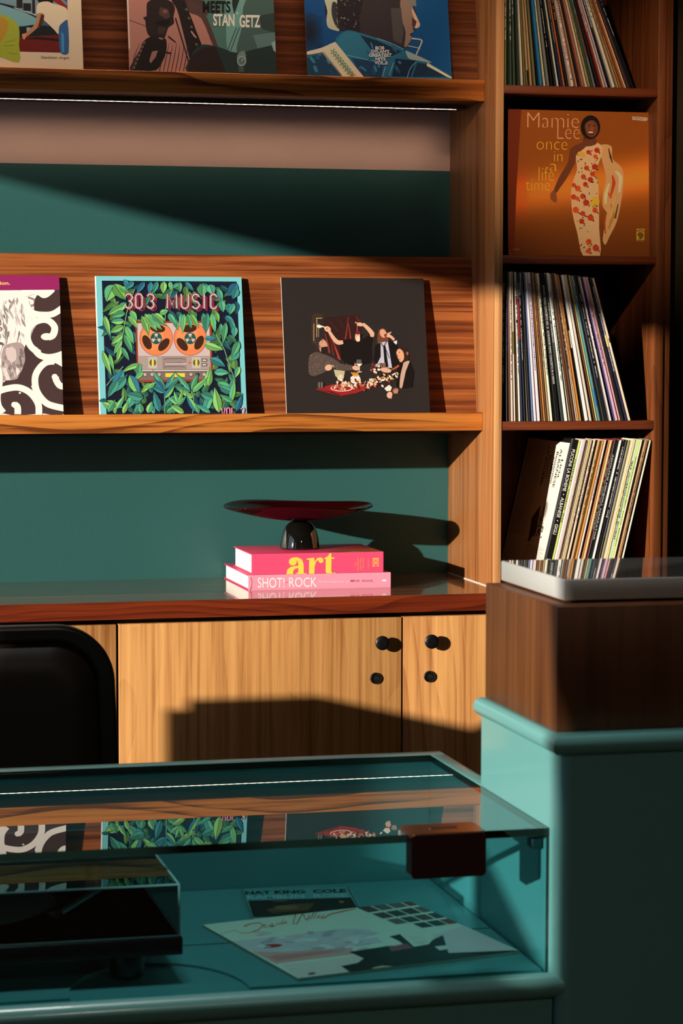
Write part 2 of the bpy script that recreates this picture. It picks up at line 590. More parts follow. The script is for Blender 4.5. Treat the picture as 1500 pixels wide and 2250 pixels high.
class Art:
    """flat print as layered coloured shapes, drawn in any 2-D frame mapped to metres on the card"""
    STEP = .000005

    def __init__(s, Wd, Ht, T=None, gain=(1, 1, 1)):
        s.W, s.H, s.T, s.g = Wd, Ht, T or (lambda x, y: (x, y)), gain
        s.v, s.f, s.c = [], [], []
        s.z = .00006
        s.lay = None
        s.soft = False

    def col(s, c):
        return [min(.93, a * g) for a, g in zip(lin(c), s.g)]

    def _z(s):
        if s.lay is not None:
            return s.lay
        s.z += s.STEP
        return s.z

    def poly(s, pts, c, metric=False, raw=None):
        if s.soft and not metric and len(pts) >= 6:
            pts = smooth_pts(pts, True, 3)
        q = [p if metric else s.T(*p) for p in pts]
        q = clip(q, 0, 0, s.W, s.H)
        if len(q) < 3:
            return
        z = s._z()
        b = len(s.v)
        s.v += [(x, y, z) for x, y in q]
        cc = raw or s.col(c)
        for t in tessellate_polygon([[Vector((x, y, 0)) for x, y in q]]):
            a, bb, d = (q[i] for i in t)
            ar = (bb[0] - a[0]) * (d[1] - a[1]) - (bb[1] - a[1]) * (d[0] - a[0])
            t = t if ar > 0 else tuple(reversed(t))
            s.f.append(tuple(b + i for i in t))
            s.c.append(cc)

    def rect(s, x0, y0, x1, y1, c, metric=False):
        s.poly([(x0, y0), (x1, y0), (x1, y1), (x0, y1)], c, metric)

    def ell(s, cx, cy, rx, ry, c, rot=0, n=22):
        a = math.radians(rot)
        sf, s.soft = s.soft, False
        s.poly([(cx + rx * math.cos(t) * math.cos(a) - ry * math.sin(t) * math.sin(a), cy + rx * math.cos(t) * math.sin(a) + ry * math.sin(t) * math.cos(a)) for t in [2 * math.pi * i / n for i in range(n)]], c)
        s.soft = sf

    def stroke(s, pts, wd, c, cap=True):
        """polyline ribbon; wd may be a list"""
        L, Rr = [], []
        if s.soft and len(pts) >= 3:
            if isinstance(wd, (list, tuple)):
                wd = [wd[min(i // 4, len(wd) - 1)] * (1 - (i % 4) / 4) + wd[min(i // 4 + 1, len(wd) - 1)] * (i % 4) / 4 for i in range((len(pts) - 1) * 4 + 1)]
            pts = smooth_pts(pts, False, 4)
        n = len(pts)
        for i, p in enumerate(pts):
            a = pts[max(0, i - 1)]
            b = pts[min(n - 1, i + 1)]
            dx, dy = b[0] - a[0], b[1] - a[1]
            d = math.hypot(dx, dy) or 1
            ww = (wd[i] if isinstance(wd, (list, tuple)) else wd) / 2
            L.append((p[0] - dy / d * ww, p[1] + dx / d * ww))
            Rr.append((p[0] + dy / d * ww, p[1] - dx / d * ww))
        z = s._z()
        old = s.lay
        s.lay = z
        sf, s.soft = s.soft, False
        for i in range(n - 1):
            s.poly([L[i], L[i + 1], Rr[i + 1], Rr[i]], c)
        s.lay = old
        s.soft = sf

    def grid(s, fn, nx=24, ny=24):
        z = s._z()
        b = len(s.v)
        for j in range(ny + 1):
            for i in range(nx + 1):
                s.v.append((s.W * i / nx, s.H * j / ny, z))
        for j in range(ny):
            for i in range(nx):
                q = b + j * (nx + 1) + i
                s.f.append((q, q + 1, q + nx + 2, q + nx + 1))
                s.c.append([s.col(fn((i + di) / nx, (j + dj) / ny)) for di, dj in ((0, 0), (1, 0), (1, 1), (0, 1))])

    def text(s, t, x0, y0, x1, y1, c, bold=0.0, rot=0, flip=True):
        """fit the words into the box (x0,y0)-(x1,y1) of the drawing frame; rot 90 = reading downwards"""
        vs, fs = glyphs(t, bold)
        if not vs:
            return
        mx0, mx1 = min(v[0] for v in vs), max(v[0] for v in vs)
        my0, my1 = min(v[1] for v in vs), max(v[1] for v in vs)
        z = s._z()
        b = len(s.v)
        cc = s.col(c)
        for x, y in vs:
            u = (x - mx0) / (mx1 - mx0)
            v = (y - my0) / (my1 - my0)
            if rot == 90:
                X = x0 + (x1 - x0) * v
                Y = y0 + (y1 - y0) * u
            else:
                X = x0 + (x1 - x0) * u
                Y = y1 + (y0 - y1) * v
            q = s.T(X, Y)
            s.v.append((q[0], q[1], z))
        for f in fs:
            P = [s.v[b + i] for i in f]
            ar = sum(P[i - 1][0] * P[i][1] - P[i][0] * P[i - 1][1] for i in range(len(P)))
            f = tuple(b + i for i in f)
            s.f.append(f if ar > 0 else f[::-1])
            s.c.append(cc)

    def leaf(s, x, y, ang, ln, wd, c, c2=None, rib=(25, 60, 55), bend=0, jag=0):
        a = math.radians(ang)
        n = 9
        mid, lf, rt = [], [], []
        for i in range(n):
            t = i / (n - 1)
            aa = a + bend * t
            px = x + ln * t * math.cos(aa)
            py = y - ln * t * math.sin(aa)
            h = wd / 2 * math.sin(math.pi * t ** .8) * (1 - .25 * t)
            if jag and i % 2:
                h *= 1 - jag
            nx, ny = math.sin(aa), math.cos(aa)
            mid.append((px, py))
            lf.append((px - nx * h, py - ny * h))
            rt.append((px + nx * h, py + ny * h))
        e = 1.10
        s.poly([(m[0] + (l[0] - m[0]) * e, m[1] + (l[1] - m[1]) * e) for m, l in zip(mid, lf)] + [(m[0] + (l[0] - m[0]) * e, m[1] + (l[1] - m[1]) * e) for m, l in list(zip(mid, rt))[::-1]], rib)
        s.poly(lf + mid[::-1], c)
        s.poly(mid + rt[::-1], c2 or [v * .8 for v in c])
        s.stroke(mid, max(1.5, wd * .045), rib)
        return

    def build(s, name, parent, Mx=None, m=None):
        me = bpy.data.meshes.new('print')
        me.from_pydata(s.v, [], s.f)
        ca = me.color_attributes.new('ink', 'FLOAT_COLOR', 'CORNER')
        arr = []
        for f, c in zip(s.f, s.c):
            if isinstance(c[0], list):
                for q in c:
                    arr += [*q, 1]
            else:
                arr += [*c, 1] * len(f)
        ca.data.foreach_set('color', arr)
        o = link(name, me, m or M['ink'], parent)
        if Mx is not None:
            o.matrix_local = Mx
        return o


def inked(me, cols):
    """give each polygon of a mesh its own ink colour (linear)"""
    ca = me.color_attributes.new('ink', 'FLOAT_COLOR', 'CORNER')
    arr = []
    for p in me.polygons:
        arr += [*cols[p.index % len(cols)], 1] * p.loop_total
    ca.data.foreach_set('color', arr)


def sleeve(label, X, Z, w_, h_, t, edge, lean=11.5, Y=4.9725, front=None, group=None, rot=0.0):
    """record sleeve leaning back; local frame x right, y up the card, z out of the cover"""
    v = [(x, y, z) for x in (0, w_) for y in (0, h_) for z in (-t, 0)]
    f = [(0, 1, 3, 2), (4, 6, 7, 5), (0, 4, 5, 1), (2, 3, 7, 6), (0, 2, 6, 4), (1, 5, 7, 3)]
    me = mesh(v, f)
    e = lin(edge)
    inked(me, [e, e, e, e, e, lin(front or edge)])
    o = link('record_sleeve', me, M['ink'])
    a = math.radians(lean)
    mx = Matrix(((1, 0, 0, X), (0, math.sin(a), -math.cos(a), Y), (0, math.cos(a), math.sin(a), Z), (0, 0, 0, 1)))
    o.matrix_world = mx @ Matrix.Rotation(rot, 4, 'Z')
    return tag(o, label, 'record', group)


# ================================================================== SETTING
FZ = -1.42


def struct(o):
    o['kind'] = 'structure'
    return o


CZ = 1.75
struct(box('floor', (-2.3, -2.7, FZ - .1), (4.2, 5.4, FZ), M['floorm']))
struct(box('ceiling', (-2.3, -2.7, CZ), (4.2, 5.4, CZ + .1), M['ceil']))
wb = struct(box('wall_back', (-2.0, 5.222, FZ), (4.0, 5.4, CZ), M['teal']))
box('painted_band', (-1.0, 5.2215, .3592), (1.506, 5.222, CZ - .01), M['pink'], wb)
struct(box('wall_right', (4.0, -2.5, FZ), (4.2, 5.4, CZ), M['roomw']))
struct(box('wall_front', (-2.3, -2.7, FZ), (4.0, -2.5, CZ), M['roomw']))
struct(box('wall_alcove', (1.8955, 4.93, FZ), (4.0, 5.222, CZ), M['plaster']))
# left wall with two tall windows in it (low sun comes in here)
WX = -2.0
AY0, AY1, BY0, BY1, WT = 2.29, 4.75, .76, 1.36, .934
wl = struct(box('wall_left', (WX - .02, -2.5, FZ), (WX, BY0, CZ), M['roomw']))
for a, b in (((BY1, FZ), (AY0, CZ)), ((AY1, FZ), (5.4, CZ)), ((BY0, WT), (BY1, CZ)), ((AY0, WT), (AY1, CZ)), ((BY0, FZ), (BY1, -.06)), ((AY0, FZ), (AY1, -.9))):
    box('wall_pier', (WX - .02, a[0], a[1]), (WX, b[0], b[1]), M['roomw'], wl)
for k, (y0, y1, z0) in enumerate(((BY0, BY1, -.06), (AY0, AY1, -.9))):
    fr = [(y0, z0), (y1, z0), (y1, WT), (y0, WT)]
    v = [(WX - .018 + dx, y, z) for dx in (0, .003) for y, z in fr]
    win = struct(link('window_%d' % (k + 1), mesh(v, [(0, 1, 2, 3), (7, 6, 5, 4), (0, 4, 5, 1), (1, 5, 6, 2), (2, 6, 7, 3), (3, 7, 4, 0)]), glass('window_pane_%d' % k, (1, 1, 1), .3)))

# ================================================================== SHELF UNIT
DX0, DX1 = 1.506, 1.524
YF, YB = 4.884, 5.222
XL = -.9


def ledge(label, zb, zt, tb, zl, zh):
    """zb/zt lip bottom and top, tb trough level, board from zl to zh"""
    g = thing('display_ledge', label, 'shelf', ((XL + DX0) / 2, 5.09, zb))
    g.matrix_world.translation = g.location
    inv = Matrix.Translation(-g.location)
    parts = []
    parts.append(box('front_lip', (XL, 4.962, zb), (DX0 - .0003, 4.9713, zt), M['lip'], bev=.0008))
    parts.append(box('base_board', (XL, 4.9713, zb + .0005), (DX0 - .0003, 5.2208, tb), M['shelf']))
    # slanted back board
    y0, y1 = 5.006, 5.053
    s = [(y0, tb), (y0 + .018, tb), (y1 + .018, zh), (y1, zh)]
    v = [(x, y, z) for x in (XL, DX0 - .0003) for y, z in s]
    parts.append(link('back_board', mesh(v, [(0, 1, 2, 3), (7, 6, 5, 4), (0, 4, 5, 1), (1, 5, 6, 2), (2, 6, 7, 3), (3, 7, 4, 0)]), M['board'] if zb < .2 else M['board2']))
    pr = box('led_profile', (XL, 5.058, zb - .0085), (DX0 - .012, 5.092, zb + .0005), M['alu'])
    parts.append(pr)
    q = box('led_strip', (XL, 5.070, zb - .0088), (DX0 - .03, 5.0740, zb - .0080), M['led'])
    parts.append(q)
    for p in parts:
        p.parent = g
        p.matrix_parent_inverse = inv
    return g


ledge('lower walnut display ledge with three records leaning on its slanted board', -.2016, -.1631, -.1897, -.163, .1652)
ledge('upper walnut display ledge cut by the top of the photo', .4880, .5314, .5058, .533, .861)
ledge('highest walnut display ledge above the frame', 1.1830, 1.2250, 1.2013, 1.228, 1.556)


def strip_light(name, x0, x1, y, z, tgt_y, tgt_z, power, spread, width=.012):
    ld = bpy.data.lights.new(name, 'AREA')
    ld.shape = 'RECTANGLE'
    ld.size = x1 - x0
    ld.size_y = width
    ld.energy = power
    ld.color = (1, .76, .56)
    ld.spread = math.radians(spread)
    o = bpy.data.objects.new(name, ld)
    C.objects.link(o)
    o.location = ((x0 + x1) / 2, y, z)
    d = Vector((0, tgt_y - y, tgt_z - z)).normalized()
    o.rotation_euler = (-d).to_track_quat('Z', 'X').to_euler()
    # keep the long side level with the shelf
    zax = -d
    xax = Vector((1, 0, 0))
    yax = zax.cross(xax)
    o.matrix_world = Matrix.Translation(o.location) @ Matrix((xax, yax, zax)).transposed().to_4x4()
    return o


strip_light('wall_washer_light', -.6, DX0 - .03, 5.080, .4765, 5.222, .385, .34, 58)
strip_light('ledge_light', -.6, DX0 - .03, 4.985, 1.180, 5.0, .62, 5.2, 70)

# side divider between ledges and record cabinet
dv = tag(box('divider_panel', (DX0, YF, -.5275), (DX1, YB, CZ - .001), [M['divider'], M['edge']], bev=.0006, mi=[0, 0, 1, 0, 0, 0]), 'tall walnut divider panel between the display ledges and the record cabinet', 'panel')

# record cabinet column
cab = thing('record_cabinet', 'narrow open walnut cabinet stacked with records on the right', 'cabinet', (1.69, 5.05, -.5275))
inv = Matrix.Translation(-Vector(cab.location))


def part(o, g):
    o.parent = g
    o.matrix_parent_inverse = Matrix.Translation(-Vector(g.location)) if g.rotation_euler.z == 0 else g.matrix_basis.inverted()
    return o


part(box('side_panel', (1.8612, YF, -.5275), (1.879, YB - .001, CZ - .002), M['column'], bev=.0006), cab)
part(box('end_strip', (1.8793, YF + .004, -.5275), (1.895, YB - .001, CZ - .002), M['column']), cab)
part(box('back_panel', (DX1 + .0002, 5.208, -.5275), (1.861, 5.2215, CZ - .002), M['column']), cab)
part(box('bottom_panel', (DX1 + .0002, YF + .001, -.5275), (1.861, 5.208, -.5235), M['shelf']), cab)
SHZ = []
for zt, zb in ((.5150, .4975), (.1655, .1480), (-.1802, -.1985), (.8645, .8470)):
    part(box('shelf', (DX1 + .0002, YF + .0015, zb), (1.861, 5.208, zt), M['shelf'], bev=.0005), cab)

# worktop
WF = 4.7874
wt = thing('worktop', 'long polished walnut worktop carrying the two pink books', 'worktop', (.5, 5.0, -.5632))
part(box('top_surface', (XL, WF + .0004, -.5290), (1.8945, YB - .0005, -.5280), M['ctop']), wt)
part(box('front_edge', (XL, WF, -.5632), (1.8945, YB - .0005, -.5290), M['cedge']), wt)
sb = link('sealant_bead', tube([(DX0 - .0012, YB - .003, -.5270), (DX0 - .0012, YF, -.5270)], .0012, 6), M['seal'])
part(sb, wt)

# base cabinet
bc = thing('base_cabinet', 'low walnut cabinet with black round knobs under the worktop', 'cabinet', (.5, 5.0, FZ))
part(box('carcass', (XL, 4.823, FZ + .08), (1.8945, YB - .001, -.5637), M['gapdark']), bc)
part(box('plinth', (XL, 4.86, FZ), (1.8945, 5.15, FZ + .08), M['black']), bc)
dt, db = -.5746, FZ + .085
doors = [(-.90, -.30, None, None, 'door'), (-.2965, .1015, None, None, 'door2'), (.105, .7018, None, None, 'door2'), (.7066, 1.2876, 1.2428, 1.2335, 'door'), (1.2914, 1.8930, 1.3467, 1.3471, 'door2')]
kn = disc_y(.0146, .0225)
def ring_y(prof, n=32):
    v, f = [], []
    for i in range(n):
        a_ = 2 * math.pi * i / n
        for rr, y in prof:
            v.append((rr * math.cos(a_), y, rr * math.sin(a_)))
    k = len(prof)
    for i in range(n):
        j = (i + 1) % n
        for q in range(k - 1):
            f.append((i * k + q, i * k + q + 1, j * k + q + 1, j * k + q))
    return mesh(v, f, smooth=True)


lk = ring_y([(0, -.0022), (.0058, -.0022), (.0062, -.0030), (.0070, -.0030), (.0074, -.0018), (.0088, -.0018), (.0094, -.0040), (.0108, -.0042), (.0118, -.0030), (.0120, 0)])
for x0, x1, kx, lx, mm in doors:
    d = box('door', (x0, 4.8024, db), (x1, 4.8205, dt), M[mm], bev=.0008)
    part(d, bc)
    for xx, zz, me, nm in ((kx if kx else x0 + .04, -.6244, kn, 'knob'), (lx if lx else x0 + .04, -.6985, lk, 'lock')):
        k = link(nm, me, None, d)
        if not me.materials:
            me.materials.append(M['knob'] if nm == 'knob' else M['lockm'])
        k.location = (xx, 4.8024, zz)
        if nm == 'lock':
            # key slot and the small maker's ring
            me2 = mesh([(-.0015, -.0028, -.0008), (.0052, -.0028, .0006), (.0052, -.0028, .0026), (-.0015, -.0028, .0012), (-.0015, -.0018, -.0008), (.0052, -.0018, .0006), (.0052, -.0018, .0026), (-.0015, -.0018, .0012)],
                       [(0, 1, 2, 3), (7, 6, 5, 4), (0, 4, 5, 1), (1, 5, 6, 2), (2, 6, 7, 3), (3, 7, 4, 0)])
            me.materials.append(M['brass'])
            if not me.get('slotted'):
                import bmesh
                bm = bmesh.new()
                bm.from_mesh(me)
                nf = len(bm.faces)
                bm.from_mesh(me2)
                bm.faces.ensure_lookup_table()
                for q in bm.faces[nf:]:
                    q.material_index = 1
                bm.to_mesh(me)
                bm.free()
                me['slotted'] = 1

# ================================================================== BOOKS AND DISH
def book(name, label, x0, x1, y0, y1, z0, z1, cover, spine, group):
    g = thing(name, label, 'book', ((x0 + x1) / 2, (y0 + y1) / 2, z0), group)
    t = .0024
    cm = mat(name + '_cover', lin(cover), .35, 0, .4)
    sm = mat(name + '_spine', lin(spine), .35, 0, .4)
    part(box('back_cover', (x0, y0 + .0025, z0), (x1, y1, z0 + t), cm, bev=.0006), g)
    part(box('front_cover', (x0, y0 + .0025, z1 - t), (x1, y1, z1), cm, bev=.0006), g)
    # rounded spine
    n = 8
    pr = []
    for i in range(n + 1):
        u = i / n
        pr.append((y0 + .0007 - .0007 * math.sin(math.pi * u) ** .5, z0 + (z1 - z0) * u))
    pr += [(y0 + .005, z1), (y0 + .005, z0)]
    v = [(x, y, z) for x in (x0, x1) for y, z in pr]
    k = len(pr)
    f = [(i, (i + 1) % k, k + (i + 1) % k, k + i) for i in range(k)] + [tuple(range(k))[::-1], tuple(range(k, 2 * k))]
    part(link('spine', mesh(v, f), sm), g)
    part(box('page_block', (x0 + .0035, y0 + .0052, z0 + t), (x1 - .0035, y1 - .004, z1 - t), M['pages']), g)
    return g


b1 = book('photography_book', 'pale pink hardback lying flat on the worktop, under the other book', .9975, 1.3002, 4.9382, 5.208, -.5279, -.4958, (215, 60, 105), (240, 150, 172), 'stacked pink books')
b2 = book('art_book', 'hot pink hardback with yellow lettering, on top of the pale pink book', 1.0050, 1.2853, 4.9422, 5.140, -.4956, -.4525, (225, 62, 100), (232, 78, 118), 'stacked pink books')


def spine_art(g, x0, x1, y, z0, z1):
    a = Art(x1 - x0, z1 - z0)
    # local frame of the book: parts live in world coordinates, so place in world and parent
    def done(nm='spine_lettering'):
        o = a.build(nm, None, None, M['inkg'])
        o.matrix_world = Matrix(((1, 0, 0, x0), (0, 0, -1, y), (0, 1, 0, z0), (0, 0, 0, 1)))
        o.parent = g
        o.matrix_parent_inverse = Matrix.Translation(-Vector(g.location))
        return o
    return a, done


# drawing frame of the photo crop is mapped on to each spine
a, done = spine_art(b2, 1.0050, 1.2853, 4.9421, -.4956, -.4525)
a.T = homog([(278, 505), (1358, 497), (1358, 662), (283, 683)], [(0, .0431), (.2803, .0431), (.2803, 0), (0, 0)])
Y_ = (240, 215, 85)
# the word "art" in a heavy serif face
a.ell(630, 572, 33, 33, Y_)
a.stroke([(606, 562), (634, 544), (664, 546), (690, 566), (699, 600), (700, 640), (702, 678)], [8, 14, 22, 40, 46, 46, 44], Y_)
a.poly([(696, 668), (748, 670), (748, 679), (696, 679)], Y_)
a.poly([(578, 676), (584, 640), (610, 618), (660, 606), (680, 610), (680, 624), (650, 632), (634, 655), (640, 678), (600, 682)], Y_)
a.poly([(640, 679), (668, 668), (682, 650), (690, 679)], Y_)
a.poly([(745, 548), (806, 540), (812, 560), (812, 678), (766, 680), (766, 558), (745, 555)], Y_)
a.poly([(812, 580), (830, 545), (860, 538), (880, 548), (884, 575), (862, 588), (844, 575), (842, 558), (824, 575), (812, 610)], Y_)
a.poly([(890, 545), (918, 530), (932, 506), (948, 506), (948, 540), (974, 540), (972, 550), (948, 550), (948, 650), (956, 668), (982, 664), (984, 672), (950, 682), (912, 676), (902, 655), (902, 552), (890, 552)], Y_)
a.lay = None
for k, s_ in enumerate(('THE', 'DEFINITIVE', 'VISUAL', 'HISTORY')):
    a.text(s_, 1150 - 0 + k * 20 - 14, 545 if k else 575, 1150 + k * 20 - 2, 650 if k else 615, (230, 160, 90), .0, 90)
a.text('NEW EDITION', 1236, 548, 1250, 640, (225, 140, 100), 0, 90)
a.rect(1276, 548, 1322, 616, (235, 205, 80))
a.rect(1281, 554, 1317, 610, (232, 78, 118))
a.text('DK', 1286, 558, 1312, 606, (235, 205, 80), .02, 90)
a.rect(1292, 612, 1306, 622, (232, 78, 118))
done()
# yellow print on the cover of the top book
ca_ = Art(.2803, .198)
ca_.poly([(.165, .03), (.20, .055), (.275, .075), (.2803, .02), (.2803, .001), (.18, .001)], (215, 110, 50), True)
ca_.poly([(.20, .002), (.22, .02), (.24, .002)], (235, 190, 70), True)
o = ca_.build('cover_print', None, None, M['inkg'])
o.matrix_world = Matrix.Translation((1.0050, 4.9425, -.4524))
o.parent = b2
o.matrix_parent_inverse = Matrix.Translation(-Vector(b2.location))

a, done = spine_art(b1, .9975, 1.3002, 4.9381, -.5279, -.4958)
a.T = homog([(262, 690), (1420, 668), (1420, 783), (262, 806)], [(0, .0321), (.3027, .0321), (.3027, 0), (0, 0)])
a.text('SHOT!', 335, 708, 552, 784, (250, 238, 238), 0)
a.text('ROCK', 590, 706, 816, 778, (250, 238, 238), 0)
a.text('BY', 560, 738, 582, 748, (200, 90, 120), 0)
a.text('the photography of', 822, 730, 1076, 748, (250, 215, 220), 0)
a.text('MICK  ROCK', 1092, 724, 1276, 740, (170, 80, 105), .02)
a.rect(1350, 722, 1384, 738, (250, 225, 228))
a.stroke([(278, 706), (290, 740), (284, 780), (272, 802)], 3, (90, 40, 50))
done()

# dish on a bell foot
dc = (1.131, 5.053, -.4525)
dish = thing('pedestal_dish', 'dark red ribbed glass dish with a wavy rim on a black bell foot', 'dish', dc)
foot = lathe([(0, .0002), (.0405, .0002), (.0425, .003), (.0420, .008), (.0395, .022), (.0355, .038), (.0300, .049), (.0220, .0555), (.0170, .0575), (.0150, .060), (.0165, .064), (.0, .064)], 48)
link('foot', foot, M['dishf'], dish)


def warp(a_, r, z, p):
    x, y, zz = p
    u = r / .125
    # oval, pulled forward at the right tip, rim rising and falling
    x = x * 1.215 - .004
    y = y * .92 - .030 * u * u * math.cos(a_)
    zz += (-.0012 * math.cos(2 * a_) + .0016 * math.sin(a_) + .0012 * math.cos(a_) + .0030 * math.sin(3 * a_ + .9)) * u ** 3
    return (x, y, zz)


prof = [(0.0, .0600)]
for i in range(1, 40):
    u = i / 39
    r = .125 * u
    z = .0600 + .030 * u ** 1.9 + (.0007 * (1 if i % 2 else -1) if u > .15 else 0)
    prof.append((r, z))
prof += [(.1262, .0912), (.1264, .0925), (.1255, .0938), (.1235, .0936)]
for i in range(18, -1, -1):
    u = i / 19
    prof.append((.122 * u, .0640 + .0285 * u ** 1.9))
link('bowl', lathe(prof, 72, fn=warp), M['dish'], dish)

# ================================================================== RECORDS ON THE LEDGES
LZ1, LZ2 = -.1895, .5060
GR1, GR2 = 'records shown on the lower ledge', 'records shown on the upper ledge'


def cover_on(o, a, m=None):
    return a.build('cover_print', o, Matrix.Identity(4), m)


# ---- jungle cover
s303 = sleeve('turquoise bordered sleeve with jungle leaves around a reel tape deck', .6959, LZ1, .306, .315, .007, (245, 240, 230), front=(120, 195, 200), group=GR1)
a = Art(.306, .315, homog([(38, 47), (1414, 47), (1463, 1342), (85, 1342)], [(0, .315), (.306, .315), (.306, .028), (0, .028)]))
a.rect(0, 0, .306, .315, (120, 198, 202), True)
a.rect(0, 0, .0016, .315, (240, 245, 240), True)
a.poly([(100, 90), (1370, 90), (1422, 1480), (152, 1480)], (20, 24, 44))
G = [(122, 190, 100), (140, 205, 110), (90, 170, 120), (70, 150, 130), (60, 140, 145), (96, 180, 140), (50, 120, 150), (110, 185, 90)]
DK_ = (16, 48, 52)
RR = random.Random(11)
# background foliage all over
for k in range(190):
    x = RR.uniform(150, 1360)
    y = RR.uniform(100, 1400)
    if 430 < x < 1120 and 480 < y < 1040:
        continue
    c = RR.choice(G)
    c = tuple(v * .72 for v in c)
    a.z = .0001 + (k % 24) * .000024
    a.leaf(x, y, RR.uniform(200, 340) if y < 700 else RR.uniform(20, 160), RR.uniform(80, 160), RR.uniform(34, 64), c, tuple(v * .8 for v in c), DK_, RR.uniform(-.4, .4))
a.z = .00072
# the deck
a.poly([(412, 470), (1128, 470), (1140, 1040), (432, 1050)], (150, 58, 32))
a.poly([(430, 492), (1108, 488), (1122, 1020), (446, 1030)], (200, 180, 178))
a.poly([(440, 800), (1116, 800), (1122, 930), (446, 936)], (168, 148, 142))
a.poly([(446, 936), (1122, 930), (1122, 1020), (446, 1030)], (120, 102, 98))
a.rect(450, 932, 1122, 950, (40, 30, 34))
a.rect(450, 936, 1122, 944, (235, 225, 220))
a.poly([(664, 808), (890, 806), (892, 930), (668, 934)], (150, 130, 126))
for y in (826, 868, 900):
    a.poly([(676, y + 8), (700, y), (840, y - 2), (884, y + 8), (884, y + 11), (838, y + 2), (702, y + 4), (676, y + 12)], (70, 55, 58))
a.rect(690, 872, 892, 880, (225, 212, 208))
for cx, cy in ((608, 634), (927, 634)):
    a.ell(cx, cy, 156, 164, (120, 50, 30), n=40)
    a.ell(cx, cy, 152, 160, (232, 128, 78), n=40)
    a.ell(cx - 30, cy - 10, 100, 120, (240, 142, 90), n=30)
    for an in (32, 148, 270):
        t = math.radians(an + (8 if cx < 700 else -6))
        a.ell(cx + 94 * math.cos(t), cy + 94 * math.sin(t), 72, 38, (62, 36, 24), an + 90 + (8 if cx < 700 else -6))
    a.ell(cx, cy, 54, 56, (36, 84, 74))
    for k in range(3):
        t = math.radians(120 * k + 30)
        a.poly([(cx, cy)] + [(cx + 46 * math.cos(t + d), cy + 46 * math.sin(t + d)) for d in (-.42, 0, .42)], (196, 188, 190))
    a.ell(cx, cy, 20, 20, (120, 130, 120))
    a.ell(cx, cy, 9, 9, (40, 20, 20))
for cx in (576, 985):
    a.rect(cx - 42, 812, cx + 42, 918, (190, 175, 168))
    a.ell(cx, 864, 38, 40, (150, 205, 165))
    a.ell(cx, 864, 32, 34, (110, 80, 60))
    a.rect(cx - 10, 832, cx + 10, 900, (240, 200, 80))
for y in (842, 884):
    a.rect(1036, y - 14, 1086, y + 14, (50, 40, 44))
    a.rect(1042, y - 8, 1080, y + 8, (200, 190, 186))
a.rect(912, 854, 930, 876, (220, 90, 80))
for cx in (504, 570, 636, 934, 1058):
    a.ell(cx, 978, 18, 18, (50, 36, 36))
    a.ell(cx, 976, 15, 15, (205, 180, 172))
    a.stroke([(cx, 962), (cx + 3, 978)], 3, (70, 50, 50))
a.ell(996, 978, 18, 18, (40, 24, 24))
a.rect(694, 964, 878, 1000, (225, 205, 50))
